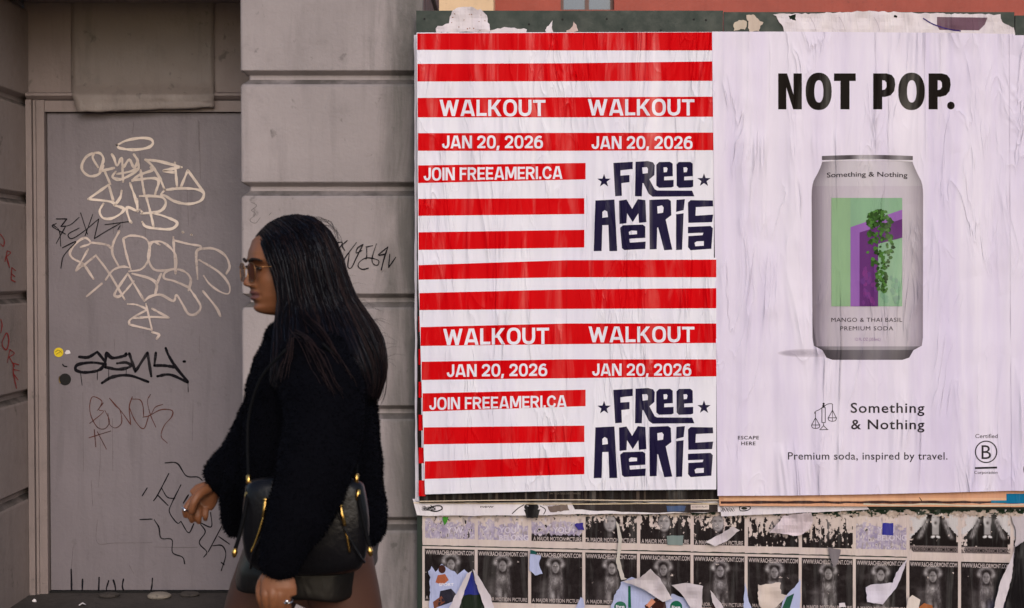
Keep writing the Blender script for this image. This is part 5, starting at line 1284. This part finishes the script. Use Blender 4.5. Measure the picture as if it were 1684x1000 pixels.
hair = mk('hair', V, Fc, M['hair'], walker, smooth=True); hair['label'] = 'long straight black hair falling down the back'
sm = hair.modifiers.new('t', 'SOLIDIFY'); sm.thickness = .006; sm.offset = -1
mb = MB(); r = random.Random(12)
def strand(pts, rad, m):
    n = len(pts); mb.tube(pts, [rad * (1 - .75 * (i / (n - 1)) ** 3) for i in range(n)], 3, None, False, m)
for q in range(2600):
    a = r.uniform(0, NG - 1) if r.random() < .4 else r.uniform(0, 7); b0 = r.choice((0, 0, r.uniform(0, 3), r.uniform(2, 5))); b1 = NP - 1 - abs(r.gauss(0, .5)) - (r.uniform(0, 3) if r.random() < .2 else 0)
    off = r.uniform(.0004, .0045) ; ph = r.uniform(0, 9); pts = []; n = 16; da = r.gauss(0, .10)
    for i in range(n):
        b = b0 + (max(b1, b0 + 2) - b0) * i / (n - 1); b = min(b, NP - 1.001)
        aa = min(NG - 1.001, max(0, a + da * (i / n) ** 2 + .02 * math.sin(b * 1.3 + ph) + .11 * (b / NP) * math.sin(b * 1.7 + 5 * noise.noise((a * .8, 0, 3))))); p = hair_pt(aa, b)
        o_ = Vector((p.x - hc.x, p.y - hc.y, max(0, p.z - hc.z) )); o_ = o_.normalized() if o_.length > .01 else Vector((0, 0, 1))
        pts.append(p + o_ * off * (1 + .9 * (i / n)) + Vector((r.gauss(0, .0004),) * 3))
    strand(pts, r.uniform(.0006, .0011), 1 if (r.random() < (.36 if a > 4 else .13)) else (2 if r.random() < .26 else 0))
# loose locks over the shoulder, gap in the back tress, flyaways
for (pts, nn_, sp) in (([(484,545,-.20),(505,565,-.25),(525,595,-.285),(540,625,-.31),(552,650,-.325)], 26, .010), ([(500,520,-.15),(530,550,-.22),(555,590,-.26),(575,625,-.27),(582,648,-.26)], 22, .010),
                       ([(478,560,-.23),(474,585,-.25),(468,605,-.26),(464,625,-.265)], 14, .006), ([(598,560,-.10),(606,590,-.10),(604,625,-.09),(598,660,-.08)], 22, .007),
                       ([(618,560,-.04),(630,600,-.03),(627,640,-.03),(617,664,-.02)], 26, .007)):
    base = [W(*p) for p in pts]
    for k in range(nn_):
        o_ = Vector((r.gauss(0, sp), r.gauss(0, sp * .6), 0)); c_ = [p + o_ * (.5 + .7 * i / len(base)) + Vector((0, 0, r.gauss(0, .006))) for i, p in enumerate(base)]
        strand(catmull(c_, 4), .0009, 1 if r.random() < .55 else 0)
for k in range(30):
    a = r.uniform(.5, 6); b0 = r.uniform(0, .8); pts = []
    for i in range(12):
        p = hair_pt(a, b0 + i * .16); o_ = Vector((p.x - hc.x, (p.y - hc.y) * .3, p.z - hc.z)).normalized(); pts.append(p + o_ * r.uniform(.8, 1.1) * (.018 * math.sin(i / 11 * math.pi) + .002))
    strand(pts, .0005, 0)
for k in range(26):
    b = r.uniform(3.2, 7.5); p = hair_pt(r.uniform(4.5, 6.3), b); d = Vector((r.uniform(.02, .05), r.gauss(0, .01), r.uniform(-.03, .01)))
    strand([p, p + d * .5 + Vector((0, 0, .006)), p + d], .00035, 0)
mb.build('hair_strands', [M['hair'], M['hair_tip'], M['hair_shine']], hair, True)['kind'] = 'stuff'

# --- jewellery
mb = MB(); c = W(357.5, 799.5, .235); ax = (armF[-2] - armF[-1]).normalized(); e1 = ax.cross(Vector((0, 1, 0))).normalized(); e2 = ax.cross(e1)
mb.tube([c + ax * .006 + e1 * (.031 * math.cos(q)) + e2 * (.031 * math.sin(q)) for q in np.linspace(0, 2 * math.pi, 28)], .0012, 6)
for k in range(14): mb.ball(c + ax * .006 + e1 * (.031 * math.cos(k * .449)) + e2 * (.031 * math.sin(k * .449)), .0019, 6)
tag(mb.build('bracelet', M['silver'], None, True), 'thin silver bracelet on the forward wrist of the walker', 'bracelet')
def ring_at(c, ax, rad, label):
    mb = MB(); ax = ax.normalized(); e1 = ax.cross(Vector((0, 1, 0))).normalized(); e2 = ax.cross(e1)
    mb.tube([c + e1 * (rad * math.cos(q)) + e2 * (rad * math.sin(q)) for q in np.linspace(0, 2 * math.pi, 18)], .0016, 6); mb.ball(c - Vector((0, rad + .001, 0)), (.004, .002, .004), 8)
    tag(mb.build('ring', M['silver'], None, True), label, 'ring')
ring_at(Hc(118, 600, .196), Hc(112, 610, .195) - Hc(165, 520, .20), .0105, 'silver ring on the forward hand of the walker')
ring_at(Nc(552, 455, -.394), Nc(555, 520, -.388) - Nc(548, 410, -.396), .0098, 'silver ring on the little finger of the near hand')

# --- shoulder bag between body and near arm
bag = tag(empty('shoulder_bag', W(505, 945, -.25)), 'black leather shoulder bag with gold zips and corded straps, under the near arm', 'bag')
out = [(403, 800), (412, 790), (440, 784), (500, 783), (560, 783), (592, 792), (600, 805), (607, 850), (606, 890), (598, 925), (582, 940), (540, 947), (470, 946), (425, 938), (406, 922), (398, 890), (398, 845)]
out = [(p.x, p.y) for p in catmull([(a, b, 0) for a, b in out + [out[0]]], 3)[:-1]]
cx, cy = 503, 868; V = []; Fc = []; n = len(out); lay = [(.88, -.185), (.98, -.20), (1., -.235), (.99, -.285), (.95, -.302), (.80, -.312), (.4, -.316)]
for sc, d in lay: V += [W(cx + (x - cx) * sc, cy + (y - cy) * sc, d) for x, y in out]
for i in range(len(lay) - 1): Fc += [(i * n + k, (i + 1) * n + k, (i + 1) * n + (k + 1) % n, i * n + (k + 1) % n) for k in range(n)]
Fc += [tuple(range(n)), tuple(range(len(V) - 1, len(V) - n - 1, -1))]; Fc = [tuple(reversed(f)) for f in Fc]
V = [v + Vector((0, .008 * noise.noise(v * 12), 0)) for v in V]
mk('bag_body', V, Fc, M['leather'], bag, smooth=True)
def tb(name, pts, rad, mat, d=None, parent=bag, seg=8):
    mb = MB(); p = catmull([W(*q) for q in pts], 5); mb.tube(p, rad, seg); return mb.build(name, M[mat], parent, True)
zipA = [(434, 848, -.318), (427, 872, -.318), (419, 895, -.316), (413, 908, -.314)]; zipB = [(566, 866, -.318), (571, 885, -.318), (575, 908, -.315)]
for z, pull in ((zipA, [(437, 822, -.322), (435, 838, -.326), (433, 850, -.324)]), (zipB, [(560, 832, -.320), (563, 848, -.325), (567, 864, -.322)])):
    tb('zip', z, .0025, 'gold'); o = tb('zip_pull', pull, .0040, 'gold'); 
    mb = MB(); mb.ball(W(*pull[0]), .0055, 10); mb.build('zip_slider', M['gold'], bag, True)
tb('seam_piping', [(447, 790, -.312), (452, 830, -.320), (430, 880, -.318), (416, 910, -.315), (412, 935, -.305)], .0028, 'leather')
tb('seam_piping', [(553, 790, -.312), (551, 830, -.320), (572, 880, -.318), (592, 915, -.31), (600, 925, -.302)], .0028, 'leather')
tb('strap', [(470, 575, -.255), (430, 620, -.235), (410, 680, -.215), (407, 730, -.225), (409, 790, -.275)], .0034, 'cord')
tb('strap', [(530, 565, -.26), (575, 610, -.235), (589, 660, -.225), (588, 720, -.24), (586, 790, -.285)], .0032, 'cord')
for pts, m in (([(409, 782, -.275), (409, 796, -.280)], 'gold'), ([(407, 810, -.296), (406, 826, -.300)], 'gold'), ([(586, 780, -.287), (586, 794, -.290)], 'gold'), ([(589, 806, -.300), (588, 822, -.304)], 'gold')):
    mb = MB(); mb.tube([W(*p) for p in pts], .0052, 10); mb.build('fitting', M[m], bag, True)
tb('cord', [(409, 795, -.28), (407, 812, -.297), (402, 845, -.318), (394, 880, -.322), (387, 903, -.325)], .0042, 'cord')
tb('cord', [(587, 795, -.29), (589, 812, -.302), (596, 850, -.318), (603, 880, -.322), (608, 900, -.325)], .0042, 'cord')
for a, b in (((387, 902), (385, 916)), ((607, 899), (610, 914))):
    mb = MB(); mb.tube([W(*a, -.325), W((a[0] + b[0]) / 2, (a[1] + b[1]) / 2, -.326), W(*b, -.327)], [.0042, .0062, .0035], 10); mb.build('cord_tip', M['gold'], bag, True)
